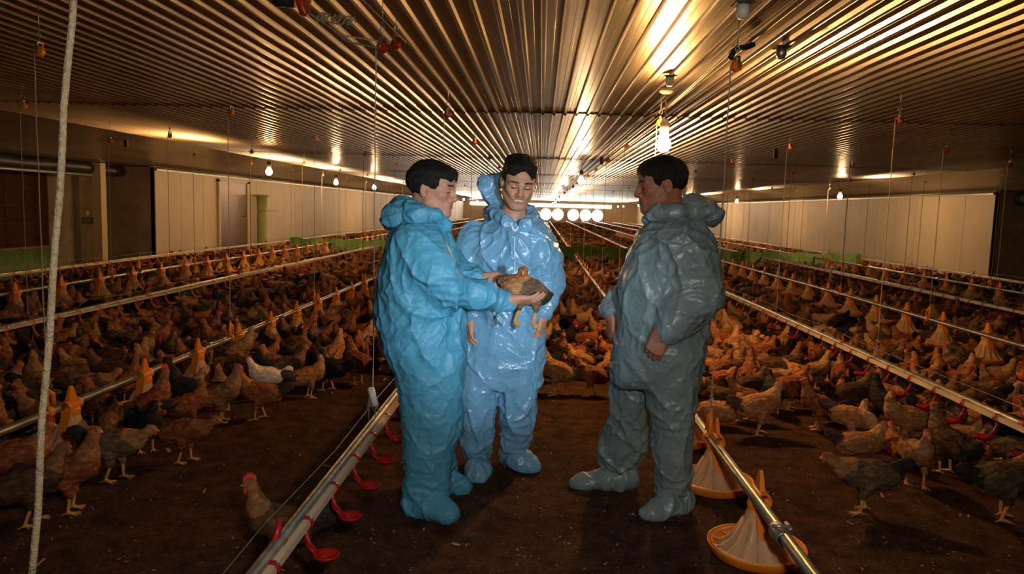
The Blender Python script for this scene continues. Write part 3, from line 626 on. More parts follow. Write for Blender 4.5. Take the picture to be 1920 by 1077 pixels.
def hand(S, wrist, d, dors, side, curl, spread=.0, thumb=(.6, .4, .3), s=1.0, tg=1):
    """five-fingered hand: d finger direction, dors = back of the hand, side = direction of the thumb side sign"""
    d = np.array(d, float); d /= np.linalg.norm(d); z = np.array(dors, float); z -= d*(z@d); z /= np.linalg.norm(z); y = np.cross(z, d)*side
    w = np.array(wrist, float); T = lambda a, b, c: w+s*(d*a+y*b+z*c)
    ys_ = [.030, .0105, -.0105, -.030]; ln = [.070, .078, .072, .056]; mx = [.088, .092, .088, .080]; rr = [.0095, .0098, .0093, .0083]
    S.cap(T(-.03, 0, 0), T(.02, 0, 0), .027*s, .027*s, .02, tg=tg)
    S.ell(T(.045, 0, -.003), np.array([.05, .038, .017])*s, np.stack([d, y, z], 1), .015, tg=tg)
    for i in range(4):
        S.cap(T(.012, ys_[i]*.6, 0), T(mx[i], ys_[i], 0), .016*s, .0118*s, .010, tg=tg)
        p = np.array([mx[i], ys_[i], 0.]); a = 0.; sp = spread*(1.5-i)
        for j, (fr, cu) in enumerate(zip((.46, .30, .24), curl if np.ndim(curl) == 1 else curl[i])):
            a += cu; q = p+ln[i]*fr*np.array([cos(a)*cos(sp), cos(a)*sin(sp), -sin(a)])
            S.cap(T(*p), T(*q), rr[i]*s*(1-.08*j), rr[i]*s*(.94-.08*j), .0035, tg=tg); p = q
    p = np.array([.022, .026, -.008]); S.cap(T(.012, .012, -.006), T(*p), .018*s, .015*s, .012, tg=tg); a = thumb[0]; b = 0.
    for j, (L_, cu) in enumerate(zip((.042, .033, .027), (0, thumb[1], thumb[2]))):
        a -= cu; q = p+L_*np.array([cos(a), sin(a), -.35-.25*j])/np.linalg.norm([1, .35+.25*j])
        S.cap(T(*p), T(*q), (.0125-.001*j)*s, (.0115-.0012*j)*s, .006, tg=tg); p = q
def head(S, c, R, s, expr='neutral', tg=0):
    c = np.array(c, float); T = lambda x, y, z: c+R@(s*np.array([x, y, z], float))
    E = lambda p, r, k=.015, op='u', Rl=None: S.ell(T(*p), np.array(r)*s, R if Rl is None else R@Rl, k*s, op, tg)
    C = lambda a, b, ra, rb, k=.012, op='u': S.cap(T(*a), T(*b), ra*s, rb*s, k*s, op, tg)
    E((0, -.012, .036), (.074, .095, .082)); E((0, .034, .044), (.064, .056, .052), .03); E((0, .028, -.030), (.060, .060, .072), .03)
    for q in (-1, 1):
        C((q*.054, .006, -.050), (q*.020, .066, -.088), .021, .020, .03)
        E((q*.043, .056, -.014), (.021, .023, .018), .02)
    E((0, .073, -.090), (.024, .018, .018), .02)
    for q in (-1, 1):
        C((q*.046, .072, .022), (q*.012, .086, .019), .009, .009, .014)
        E((q*.032, .096, .004), (.018, .014, .0125), .012, 's')
    C((0, .086, .016), (0, .104, -.022), .0085, .0115, .010); E((0, .105, -.026), (.0115, .010, .009), .008)
    for q in (-1, 1):
        E((q*.0145, .095, -.029), (.0085, .010, .0075), .006); E((q*.008, .103, -.0375), (.004, .005, .003), .002, 's')
        E((q*.0315, .0735, .004), (.0155, .0145, .0125), .003)
    E((0, .078, -.052), (.032, .018, .020), .016)
    if expr == 'smile':
        C((-.022, .082, -.049), (0, .0925, -.0475), .0042, .0055, .004); C((.022, .082, -.049), (0, .0925, -.0475), .0042, .0055, .004)
        C((-.019, .080, -.060), (0, .0890, -.068), .0045, .0065, .004); C((.019, .080, -.060), (0, .0890, -.068), .0045, .0065, .004)
        E((0, .0935, -.0575), (.0215, .010, .0075), .002, 's'); E((0, .0785, -.0560), (.021, .0095, .0085), .0005)
        for q in (-1, 1): E((q*.034, .072, -.036), (.014, .016, .014), .012)
    else:
        C((-.021, .080, -.053), (0, .0925, -.0500), .004, .006, .004); C((.021, .080, -.053), (0, .0925, -.0500), .004, .006, .004)
        C((-.018, .079, -.060), (0, .0905, -.0630), .0045, .0068, .004); C((.018, .079, -.060), (0, .0905, -.0630), .0045, .0068, .004)
        E((0, .098, -.0565), (.020, .008, .0012), .0015, 's')
    for q in (-1, 1):
        t_ = .18; Rl = np.array([[cos(q*.3), -sin(q*.3), 0], [sin(q*.3), cos(q*.3), 0], [0, 0, 1]])
        E((q*.077, -.010, -.002), (.007, .019, .031), .006, Rl=Rl); E((q*.083, -.006, .004), (.005, .010, .018), .004, 's', Rl); E((q*.079, .004, -.010), (.005, .005, .008), .004)
def head_color(V, c, R, s, base, expr):
    L = (V-np.array(c))@R/s; x, y, z = L.T; col = np.tile(np.array(base, float), (len(V), 1)); ax = np.abs(x)
    near = (np.linalg.norm(L, axis=1) < .17)
    def mixc(w, cc):
        nonlocal col; w = np.clip(w, 0, 1)[:, None]; col = col*(1-w)+np.array(cc)*w
    f = near & (y > .04)
    mixc(np.where(f, np.exp(-((ax-.042)/.02)**2-((z+.02)/.02)**2)*.35, 0), (base[0]*1.12, base[1]*.72, base[2]*.68))
    mixc(np.where(f, np.exp(-(ax/.016)**2-((z+.024)/.014)**2)*.35, 0), (base[0]*1.12, base[1]*.72, base[2]*.68))
    br = np.where(f & (y > .055), np.clip(1-np.abs(z-(.029-(ax-.03)**2*4))/.0052, 0, 1)*2*((ax > .012) & (ax < .052)), 0); mixc(br, (.02, .012, .01))
    la = np.where(f & (y > .07), (np.abs(z-(.000-(ax-.032)**2*9)) < .0030)*((ax > .017) & (ax < .046)), 0); mixc(la*.85, (.02, .01, .008))
    lip = np.where(f & (y > .076), ((np.abs(z+.0495) < .005) | (np.abs(z+(.065 if expr == 'smile' else .062)) < .006))*(ax < .023-.0), 0); mixc(lip*.75, (base[0]*.85, base[1]*.42, base[2]*.42))
    if expr == 'smile':
        te = np.where(f & (y > .068) & (y < .0905), (np.abs(z+.0562) < .0062)*(ax < .0195), 0); mixc(te, (.66, .60, .52))
    st = np.where(f & (z < -.036) & (z > -.047), np.exp(-(ax/.022)**2)*.30, 0); mixc(st, (.06, .04, .035))
    return col
def hair(c, R, s, name, parent, style):
    c = np.array(c, float); S = SDF(); T = lambda x, y, z: c+R@(s*np.array([x, y, z], float))
    E = lambda p, r, k=.012, op='u': S.ell(T(*p), np.array(r)*s, R, k*s, op)
    E((0, -.014, .042), (.083, .103, .088)); E((0, .035, .070), (.066, .060, .042), .02)
    if style == 'fringe': E((.0, .072, .074), (.052, .030, .026), .02); E((-.02, .088, .060), (.022, .010, .016), .012); E((.02, .084, .062), (.03, .012, .016), .012)
    if style == 'up': E((0, .050, .094), (.066, .046, .024), .02); E((.0, -.01, .100), (.074, .07, .026), .02)
    E((0, .125, -.035), (.064 if style != 'up' else .070, .074, {'fringe': .103, 'short': .118, 'up': .139}[style]), .008, 's'); E((0, .10, -.10), (.12, .10, .10), .01, 's')
    E((0, -.01, -.145), (.14, .15, .108), .012, 's')
    for q in (-1, 1): E((q*.085, .006, -.012), (.022, .027, .036), .006, 's'); E((q*.075, .075, -.03), (.030, .045, .07), .008, 's')
    if style == 'fringe': pass
    V, Q = S.mesh(.0035*s); V = smoothv(V, Q, 1, .4); N = normals(V, Q)
    L = (V-c)@R/s
    dsp = np.array([noise.noise(Vector((a*28, b*28+a*10, d_*28)))*.0045+noise.noise(Vector((a*75, b*75, d_*40)))*.003 for a, b, d_ in L]); V = V+N*(dsp*s)[:, None]
    return link(name, np_mesh(name, V, Q, M['hair']), parent)
def wrinkle(V, Q, seed, amp, rings=()):
    """creased folds of a baggy coverall: warped cell ridges at three sizes, rings at elastic gathers"""
    N = normals(V, Q); o = Vector((seed*11.3, seed*5.1, seed*2.7)); d = np.zeros(len(V)); vor = noise.voronoi
    for i, p in enumerate(V):
        v = Vector(p); w = noise.noise_vector(v*4.0+o)*.07; q = v+w
        u = Vector((q.x*6+q.z*2.6, q.y*6-q.z*2.0, q.z*2.6-q.x*1.6))+o
        a = vor(u)[0]; d1 = a[1]-a[0]
        t = Vector((q.x*11-q.z*5, q.y*11+q.z*4, q.z*7.5+q.x*4))+o*2
        b = vor(t)[0]; d2 = b[1]-b[0]
        c_ = noise.noise(q*3.0+o); e = noise.noise(q*9+o)
        fold = max(0, 1-d1*2.4)**2.2; fold2 = max(0, 1-d2*2.2)**2.2
        m = .55+.9*max(0, noise.noise(v*2.2+o*3)+.3)
        d[i] = amp*m*(1.7*fold+.85*fold2+.7*c_+.25*e-.45)
        for (cx, cy, cz, rad, ra) in rings:
            dd = math.sqrt((v.x-cx)**2+(v.y-cy)**2+((v.z-cz)*.9)**2)
            if dd < rad: d[i] += ra*(1-dd/rad)*sin((v.z-cz)*150+4*noise.noise(v*9+o))
    return V+N*d[:, None]
def suit_part(S, name, parent, m, h, seed, amp, rings=(), sm=1):
    V, Q = S.mesh(h); V = smoothv(V, Q, sm, .5); V = wrinkle(V, Q, seed, amp, rings); return link(name, np_mesh(name, V, Q, m), parent)
def st_px(rows, Y, sc=None):
    """stations from silhouette rows (py, left px, right px, half depth, depth centre)"""
    out = []
    for py, xl, xr, hd, yc in rows:
        a = W(xl, py, Y); b = W(xr, py, Y); out.append((float((a[2]+b[2])/2), float((a[0]+b[0])/2), yc, float(abs(b[0]-a[0])/2), hd))
    return out
def shoe_cover(pts, widths, heights, name, parent, m, seed):
    """a loose overshoe along heel..toe points on the ground"""
    S = SDF(); P = [np.array(p, float) for p in pts]
    for i in range(len(P)-1):
        a, b = P[i], P[i+1]; n = 3
        for j in range(n+1):
            t_ = j/n; c = a*(1-t_)+b*t_; w = widths[i]*(1-t_)+widths[i+1]*t_; hh = heights[i]*(1-t_)+heights[i+1]*t_
            S.ell((c[0], c[1], c[2]+hh*.5), (w, w, hh*.55), None, .03)
    V, Q = S.mesh(.006); V = smoothv(V, Q, 1, .5); V = wrinkle(V, Q, seed, .010); V[:, 2] = np.maximum(V[:, 2], .003)
    return link(name, np_mesh(name, V, Q, m), parent)
def person(label, hc, hR, hs, expr, skin, S, origin):
    V, Q = S.mesh(.0029); V = smoothv(V, Q, 1, .3); col = head_color(V, hc, hR, hs, skin, expr)
    # nails and knuckle flush stay on the skin itself
    o = link('person', np_mesh('person', V, Q, M['skin'], col=col)); tag(o, label, 'person', 'three men in blue protective coveralls'); return o
def collar(c, rx, ry, z, r, tilt, n=16, gap=.5, yaw0=-pi/2):
    pts = []
    for i in range(n+1):
        a = yaw0+gap+(2*pi-2*gap)*i/n; pts.append((c[0]+rx*cos(a), c[1]+ry*sin(a), z+tilt*cos(a-yaw0)))
    return pts

# ---- man 1: left, profile facing right, holding out the hen
Y1 = 3.50; B = SDF(); hc1 = W(810, 357, Y1); hR1 = rotm(radians(-90-8), radians(-6), 0); hs1 = 1.10
head(B, hc1, hR1, hs1)
nk = W(797, 412, Y1+.01); B.cap(hc1+hR1@np.array([0, -.03, -.055]), nk, .058, .062, .03); ch = W(790, 470, Y1); B.cap(nk, ch, .062, .09, .04)
sh_r = W(785, 458, Y1-.17); el_r = W(838, 545, Y1-.17); wr_r = W(957, 563, 3.46)
sh_l = W(800, 452, Y1+.17); el_l = W(858, 530, Y1+.24); wr_l = W(905, 523, 3.68)
pel = W(800, 640, Y1); B.chain([ch, pel], [.08, .09], .05)
for a, b, c_ in ((sh_r, el_r, wr_r), (sh_l, el_l, wr_l)): B.chain([ch, a, b, c_], [.06, .045, .036, .026], .02)
kn = [W(808, 790, Y1-.1), W(818, 790, Y1+.12)]; an = [W(806, 905, Y1-.08), W(822, 880, Y1+.2)]
for a, b in zip(kn, an): B.chain([pel, a, b], [.06, .04, .03], .03)
hand(B, wr_r+[.0, 0, -.0], (1, .10, .02), (-.05, -.55, -1), -1, (.25, .25, .2), .06, (.75, .25, .2), 1.0)
hand(B, wr_l, (1, -.25, .05), (-.1, .9, .5), 1, (.35, .4, .3), .05, (.7, .3, .3), 1.0)
man1 = person('man on the left in blue coveralls, in profile, holding out a hen in both hands', hc1, hR1, hs1, 'n', (.52, .25, .155), B, None)
hair(hc1, hR1, hs1, 'hair', man1, 'fringe')
S = SDF()
S.loft(st_px([(405, 765, 812, .07, Y1), (420, 745, 832, .13, Y1), (442, 733, 848, .205, Y1), (470, 726, 853, .235, Y1), (520, 716, 860, .235, Y1), (570, 709, 868, .23, Y1), (610, 707, 873, .225, Y1), (650, 716, 874, .22, Y1), (690, 738, 872, .21, Y1+.02), (715, 748, 868, .19, Y1+.02)], Y1))
S.loft(st_px([(650, 728, 866, .13, Y1-.10), (700, 745, 868, .125, Y1-.10), (750, 751, 866, .115, Y1-.10), (800, 755, 862, .105, Y1-.10), (850, 758, 852, .095, Y1-.10), (885, 760, 845, .09, Y1-.10), (918, 756, 838, .085, Y1-.10), (938, 758, 836, .07, Y1-.10)], Y1-.10), .04)
S.loft(st_px([(650, 770, 872, .12, Y1+.12), (720, 775, 866, .11, Y1+.13), (800, 785, 860, .10, Y1+.15), (850, 790, 852, .09, Y1+.17), (893, 796, 850, .07, Y1+.2)], Y1+.15), .04)
S.chain([sh_r+[-.01, .03, .0], sh_r*.5+el_r*.5+[0, -.01, -.01], el_r, el_r*.55+wr_r*.45+[0, 0, .0], wr_r+[-.02, 0, .0]], [.095, .092, .084, .062, .041], .045)
S.chain([sh_l, sh_l*.5+el_l*.5, el_l, el_l*.5+wr_l*.5, wr_l+[-.03, 0, 0]], [.09, .085, .075, .062, .048], .04)
suit_part(S, 'coverall', man1, M['suit_a'], .006, 1, .009, [(el_r[0], el_r[1], el_r[2], .16, .005), (*W(800, 905, Y1-.1), .12, .010), (*W(806, 790, Y1-.1), .14, .005), (wr_r[0]-.05, wr_r[1], wr_r[2], .07, .003)])
S = SDF()
S.chain([W(835, 425, Y1-.05), W(815, 405, Y1-.11), W(785, 402, Y1-.10), W(757, 398, Y1-.02), W(752, 398, Y1+.06), W(785, 402, Y1+.11), W(835, 425, Y1+.05)], [.018, .026, .040, .052, .050, .034, .018], .03)
S.ell(W(746, 410, Y1), (.062, .12, .05), None, .03); S.ell(W(742, 398, Y1-.02), (.035, .07, .026), None, .02)
suit_part(S, 'hood', man1, M['suit_a'], .0045, 4, .014)
shoe_cover([W(775, 945, Y1-.10)*[1, 1, 0], W(815, 950, 3.36)*[1, 1, 0], W(842, 952, 3.31)*[1, 1, 0]], [.050, .058, .052], [.115, .105, .075], 'shoe_cover', man1, M['suit_a'], 5)
shoe_cover([W(820, 905, Y1+.2)*[1, 1, 0], W(845, 900, Y1+.2)*[1, 1, 0], W(866, 900, Y1+.18)*[1, 1, 0]], [.048, .05, .042], [.11, .09, .07], 'shoe_cover', man1, M['suit_a'], 6)
def seam(o, pts_px, Y, name, m, r=.005, toward=(0, 1, 0)):
    """tube laid on the cloth of o, found by casting rays"""
    bv = BVHTree.FromObject(o, bpy.context.evaluated_depsgraph_get()); P = []
    for (a, b) in pts_px:
        d_ = Vector(pray(a, b)).normalized(); h_ = bv.ray_cast(Vector((0, 0, CAMH)), d_)
        if h_[0] is not None: P.append(h_[0]-d_*.002)
    if len(P) > 1: MB().tube(P, r, 6).build(name, m, o)

# ---- man 2: centre, facing the camera, smiling down at the hen
Y2 = 4.08; B = SDF(); hc2 = W(972, 343, Y2-.06); hR2 = rotm(radians(180+10), radians(-20), radians(-5)); hs2 = 1.14
head(B, hc2, hR2, hs2, 'smile')
nk = W(962, 408, Y2); ch = W(955, 470, Y2); B.cap(hc2+hR2@np.array([0, -.03, -.055]), nk, .056, .062, .03); B.cap(nk, ch, .062, .09, .04)
sh_a = W(885, 447, Y2); el_a = W(862, 532, Y2-.02); wr_a = W(881, 598, Y2-.10)
sh_b = W(1012, 450, Y2); el_b = W(1030, 530, Y2+.02); wr_b = W(1018, 592, Y2-.08)
pel = W(945, 630, Y2); B.chain([ch, pel], [.08, .09], .05)
for a, b, c_ in ((sh_a, el_a, wr_a), (sh_b, el_b, wr_b)): B.chain([ch, a, b, c_], [.06, .045, .036, .026], .02)
for a, b in (((898, 740), (897, 840)), ((972, 740), (965, 815))): B.chain([pel, W(*a, Y2-.02), W(*b, Y2)], [.06, .04, .03], .03)
hand(B, wr_a, (.0, -.12, -1), (-1, -.5, 0), -1, (.35, .4, .3), .02, (.5, .3, .2), 1.0)
hand(B, wr_b, (-.12, -.18, -1), (1, -.4, 0), 1, (.4, .45, .35), .02, (.5, .3, .2), 1.0)
man2 = person('smiling man in the middle in shiny pale blue coveralls, facing the camera with arms down', hc2, hR2, hs2, 'smile', (.58, .285, .175), B, None)
hair(hc2, hR2, hs2, 'hair', man2, 'up')
S = SDF()
S.loft(st_px([(408, 935, 985, .06, Y2), (420, 912, 1000, .10, Y2), (438, 888, 1020, .14, Y2), (470, 878, 1022, .165, Y2), (530, 878, 1018, .17, Y2), (590, 872, 1022, .165, Y2), (640, 866, 1024, .16, Y2), (690, 864, 1018, .15, Y2), (722, 866, 1012, .13, Y2)], Y2))
S.loft(st_px([(660, 864, 946, .13, Y2), (735, 860, 932, .12, Y2-.02), (790, 862, 926, .11, Y2-.03), (825, 867, 921, .095, Y2-.02), (848, 870, 918, .08, Y2-.01), (862, 872, 916, .07, Y2)], Y2-.02), .03)
S.loft(st_px([(660, 944, 1018, .13, Y2), (735, 940, 1008, .12, Y2-.01), (785, 937, 1001, .11, Y2-.01), (812, 944, 997, .09, Y2), (832, 940, 992, .08, Y2+.01), (845, 942, 986, .07, Y2+.01)], Y2), .03)
S.chain([sh_a+[.02, 0, -.0], sh_a*.5+el_a*.5, el_a, el_a*.45+wr_a*.55, wr_a+[0, .0, .02]], [.092, .092, .084, .066, .045], .035)
S.chain([sh_b+[-.02, 0, -.0], sh_b*.5+el_b*.5, el_b, el_b*.45+wr_b*.55, wr_b+[0, .0, .02]], [.092, .086, .078, .064, .045], .035)
S.cap(W(969, 405, Y2-.22), W(964, 432, Y2-.24), .045, .005, .01, 's')
suit2 = suit_part(S, 'coverall', man2, M['suit_b'], .006, 2, .011, [(*W(897, 835, Y2), .10, .008), (*W(968, 820, Y2), .10, .010), (*W(862, 532, Y2), .14, .005), (*W(1032, 540, Y2), .14, .005), (*W(900, 740, Y2), .15, .005)])
S = SDF()
S.chain([W(952, 420, Y2-.1), W(938, 408, Y2-.05), W(928, 395, Y2+.03)], [.014, .026, .035], .03)
S.ell(W(922, 358, Y2+.10), (.060, .040, .085), rotm(0, 0, -.2), .02); S.ell(W(911, 342, Y2+.09), (.036, .045, .045), None, .02); S.ell(W(929, 340, Y2+.13), (.052, .04, .042), None, .02); S.ell(W(936, 385, Y2+.09), (.04, .045, .09), rotm(0, 0, -.3), .03)
S.chain([W(925, 400, Y2+.10), W(960, 396, Y2+.14), W(995, 402, Y2+.10), W(1000, 412, Y2+.0), W(985, 425, Y2-.1)], [.05, .045, .036, .028, .014], .02)
suit_part(S, 'hood', man2, M['suit_b'], .0045, 7, .018)
seam(suit2, [(948, 396), (952, 408), (958, 420), (964, 434)], Y2, 'collar_tape', M['ziptape'], .006); seam(suit2, [(985, 402), (979, 414), (972, 425), (965, 434)], Y2, 'collar_tape', M['ziptape'], .006)
seam(suit2, [(965, 434+12*i) for i in range(9)], Y2, 'zipper', M['ziptape'], .003)
shoe_cover([W(896, 862, Y2+.02)*[1, 1, 0], W(896, 880, 3.93)*[1, 1, 0], W(897, 885, 3.86)*[1, 1, 0]], [.052, .055, .042], [.115, .09, .06], 'shoe_cover', man2, M['suit_b'], 8)
shoe_cover([W(955, 850, Y2+.06)*[1, 1, 0], W(975, 858, 4.08)*[1, 1, 0], W(995, 862, 4.03)*[1, 1, 0]], [.052, .054, .045], [.13, .10, .06], 'shoe_cover', man2, M['suit_b'], 9)

# ---- man 3: right, profile facing left
Y3 = 3.62; B = SDF(); hc3 = W(1240, 350, Y3); hR3 = rotm(radians(90+4), radians(-7), 0); hs3 = 1.14
head(B, hc3, hR3, hs3)
nk = W(1258, 408, Y3); ch = W(1262, 470, Y3); B.cap(hc3+hR3@np.array([0, -.03, -.055]), nk, .062, .068, .03); B.cap(nk, ch, .068, .09, .04)
sh_n = W(1280, 455, Y3-.18); el_n = W(1312, 556, Y3-.20); wr_n = W(1240, 622, Y3-.26)
sh_f = W(1245, 452, Y3+.18); el_f = W(1195, 535, Y3+.20); wr_f = W(1147, 588, Y3+.06)
pel = W(1245, 640, Y3); B.chain([ch, pel], [.08, .1], .05)
for a, b, c_ in ((sh_n, el_n, wr_n), (sh_f, el_f, wr_f)): B.chain([ch, a, b, c_], [.06, .045, .036, .026], .02)
B.chain([pel, W(1256, 700, Y3-.08), W(1262, 780, Y3-.09), W(1264, 900, Y3-.06)], [.06, .05, .04, .03], .03); B.chain([pel, W(1205, 700, Y3+.1), W(1182, 780, Y3+.15), W(1168, 868, Y3+.19)], [.06, .05, .04, .03], .03)
hand(B, wr_n, (-.30, -.05, -1), (-.15, -1, .1), 1, (.75, .8, .5), .0, (.3, .5, .4), 1.08)
hand(B, wr_f, (-.03, -.05, -1), (-1, -.3, 0), -1, (.3, .35, .3), .0, (.4, .3, .2), 1.0)
man3 = person('man on the right in grey-blue coveralls, in profile facing left, arms lowered', hc3, hR3, hs3, 'n', (.36, .145, .085), B, None)
hair(hc3, hR3, hs3, 'hair', man3, 'short')
S = SDF()
S.loft(st_px([(398, 1225, 1290, .07, Y3), (415, 1214, 1318, .13, Y3), (440, 1198, 1334, .20, Y3), (475, 1183, 1338, .235, Y3), (525, 1168, 1338, .24, Y3), (575, 1158, 1334, .235, Y3), (620, 1158, 1328, .23, Y3), (660, 1154, 1318, .22, Y3), (700, 1151, 1309, .20, Y3), (722, 1152, 1302, .17, Y3)], Y3))
S.loft(st_px([(650, 1200, 1318, .13, Y3-.10), (735, 1212, 1303, .12, Y3-.09), (790, 1221, 1301, .11, Y3-.08), (850, 1226, 1299, .10, Y3-.07), (890, 1229, 1297, .09, Y3-.06), (925, 1230, 1296, .085, Y3-.05), (940, 1232, 1293, .07, Y3-.05)], Y3-.08), .03)
S.loft(st_px([(650, 1152, 1240, .13, Y3+.10), (735, 1146, 1222, .12, Y3+.12), (780, 1143, 1216, .115, Y3+.15), (825, 1131, 1216, .105, Y3+.18), (858, 1126, 1211, .095, Y3+.2), (882, 1131, 1196, .08, Y3+.22), (892, 1136, 1186, .06, Y3+.22)], Y3+.15), .03)
S.chain([sh_n+[0, .04, 0], sh_n*.5+el_n*.5+[.01, 0, 0], el_n, el_n*.5+wr_n*.5, wr_n+[.03, 0, .01]], [.098, .098, .095, .085, .055], .045)
S.chain([sh_f, sh_f*.5+el_f*.5, el_f, el_f*.5+wr_f*.5, wr_f+[0, 0, .02]], [.095, .09, .08, .062, .042], .04)
suit_part(S, 'coverall', man3, M['suit_c'], .006, 3, .012, [(*el_n, .16, .006), (*W(1262, 925, Y3-.06), .11, .009), (*W(1165, 865, Y3+.2), .12, .009), (*W(1265, 780, Y3-.1), .15, .005)])
S = SDF()
S.chain([W(1213, 412, Y3-.05), W(1235, 398, Y3-.11), W(1268, 396, Y3-.10), W(1296, 392, Y3-.02), W(1298, 392, Y3+.06), W(1265, 394, Y3+.11), W(1225, 402, Y3+.08)], [.016, .024, .034, .044, .044, .030, .018], .03)
S.ell(W(1318, 394, Y3), (.066, .11, .044), None, .03); S.ell(W(1300, 376, Y3+.02), (.042, .075, .030), None, .02); S.ell(W(1334, 404, Y3), (.036, .085, .038), None, .02)
suit_part(S, 'hood', man3, M['suit_c'], .0045, 11, .014)
shoe_cover([W(1283, 955, Y3-.06)*[1, 1, 0], W(1250, 958, 3.50)*[1, 1, 0], W(1217, 962, 3.44)*[1, 1, 0]], [.050, .054, .045], [.12, .10, .055], 'shoe_cover', man3, M['suit_c'], 12)
shoe_cover([W(1180, 915, Y3+.2)*[1, 1, 0], W(1140, 915, Y3+.2)*[1, 1, 0], W(1095, 915, Y3+.19)*[1, 1, 0], W(1076, 915, Y3+.19)*[1, 1, 0]], [.050, .055, .045, .02], [.12, .10, .06, .03], 'shoe_cover', man3, M['suit_c'], 13)

# ------------------------------------------------------------------ hens
def plum(name, c1, c2, sc=34):
    m = bpy.data.materials.new(name); m.use_nodes = True; nt = m.node_tree; N = nt.nodes; L = nt.links; b = N['Principled BSDF']; b.inputs['Roughness'].default_value = .75; b.inputs['Specular IOR Level'].default_value = .25
    tc = N.new('ShaderNodeTexCoord'); oi = N.new('ShaderNodeObjectInfo'); mp = N.new('ShaderNodeMapping'); mp.inputs['Scale'].default_value = (.55, 1, 1); L.new(tc.outputs['Object'], mp.inputs[0])
    vo = N.new('ShaderNodeTexVoronoi'); vo.inputs['Scale'].default_value = sc*1.4; L.new(mp.outputs[0], vo.inputs['Vector'])
    nz = N.new('ShaderNodeTexNoise'); nz.inputs['Scale'].default_value = 16; nz.inputs['Detail'].default_value = 5; nz.inputs['Roughness'].default_value = .7; L.new(mp.outputs[0], nz.inputs['Vector'])
    ad = N.new('ShaderNodeMath'); ad.operation = 'MULTIPLY_ADD'; ad.inputs[1].default_value = .55; L.new(vo.outputs[0], ad.inputs[0]); L.new(nz.outputs[0], ad.inputs[2])
    cr = N.new('ShaderNodeValToRGB'); cr.color_ramp.elements[0].position = .45; cr.color_ramp.elements[0].color = (*c1, 1); cr.color_ramp.elements[1].position = .9; cr.color_ramp.elements[1].color = (*c2, 1); L.new(ad.outputs[0], cr.inputs[0])
    sc_ = N.new('ShaderNodeMapRange'); sc_.inputs[3].default_value = .72; sc_.inputs[4].default_value = 1.3; L.new(oi.outputs['Random'], sc_.inputs[0])
    vm = N.new('ShaderNodeVectorMath'); vm.operation = 'SCALE'; L.new(cr.outputs[0], vm.inputs[0]); L.new(sc_.outputs[0], vm.inputs['Scale']); L.new(vm.outputs[0], b.inputs['Base Color'])
    bp = N.new('ShaderNodeBump'); bp.inputs['Strength'].default_value = .8; bp.inputs['Distance'].default_value = .006; L.new(ad.outputs[0], bp.inputs['Height']); L.new(bp.outputs[0], b.inputs['Normal'])
    return m
VAR = {  # body, neck, tail
 'reddish brown': (plum('plumage_red_brown', (.42, .125, .035), (.18, .045, .015)), plum('hackle_red', (.52, .21, .07), (.28, .10, .03)), plum('tail_dark', (.07, .035, .02), (.03, .018, .012))),
 'buff': (plum('plumage_buff', (.54, .25, .08), (.28, .115, .036)), plum('hackle_buff', (.62, .34, .14), (.42, .21, .08)), plum('tail_buff', (.20, .11, .05), (.06, .035, .02))),
 'dark brown': (plum('plumage_dark_brown', (.16, .068, .026), (.06, .027, .013)), plum('hackle_brown', (.36, .16, .06), (.18, .075, .028)), plum('tail_black', (.03, .022, .016), (.014, .011, .009))),
 'grey-brown': (plum('plumage_grey_brown', (.22, .125, .06), (.085, .048, .026)), plum('hackle_orange', (.46, .22, .08), (.24, .11, .042)), plum('tail_sooty', (.05, .038, .026), (.022, .017, .013))),
 'black': (plum('plumage_black', (.028, .022, .018), (.011, .009, .008)), plum('hackle_black', (.05, .034, .022), (.018, .013, .010)), plum('tail_jet', (.016, .013, .011), (.008, .007, .006))),
 'white': (plum('plumage_white', (.85, .68, .46), (.66, .50, .30)), plum('hackle_white', (.88, .72, .50), (.72, .55, .34)), plum('tail_white', (.80, .66, .44), (.55, .42, .26))),
}
M['scale'] = mat('yellow_leg_scale', (.70, .33, .06), .5, 0, bump=.5, bscale=220, var=.2, vscale=40)
M['faceskin'] = mat('red_face_skin', (.48, .15, .07), .6, 0, bump=.4, bscale=200, var=.2, vscale=60)
M['comb'] = mat('red_comb', (.75, .045, .03), .5, 0, bump=.3, bscale=160, trans=.1)
M['eye'] = mat('dark_eye', (.02, .01, .006), .15)
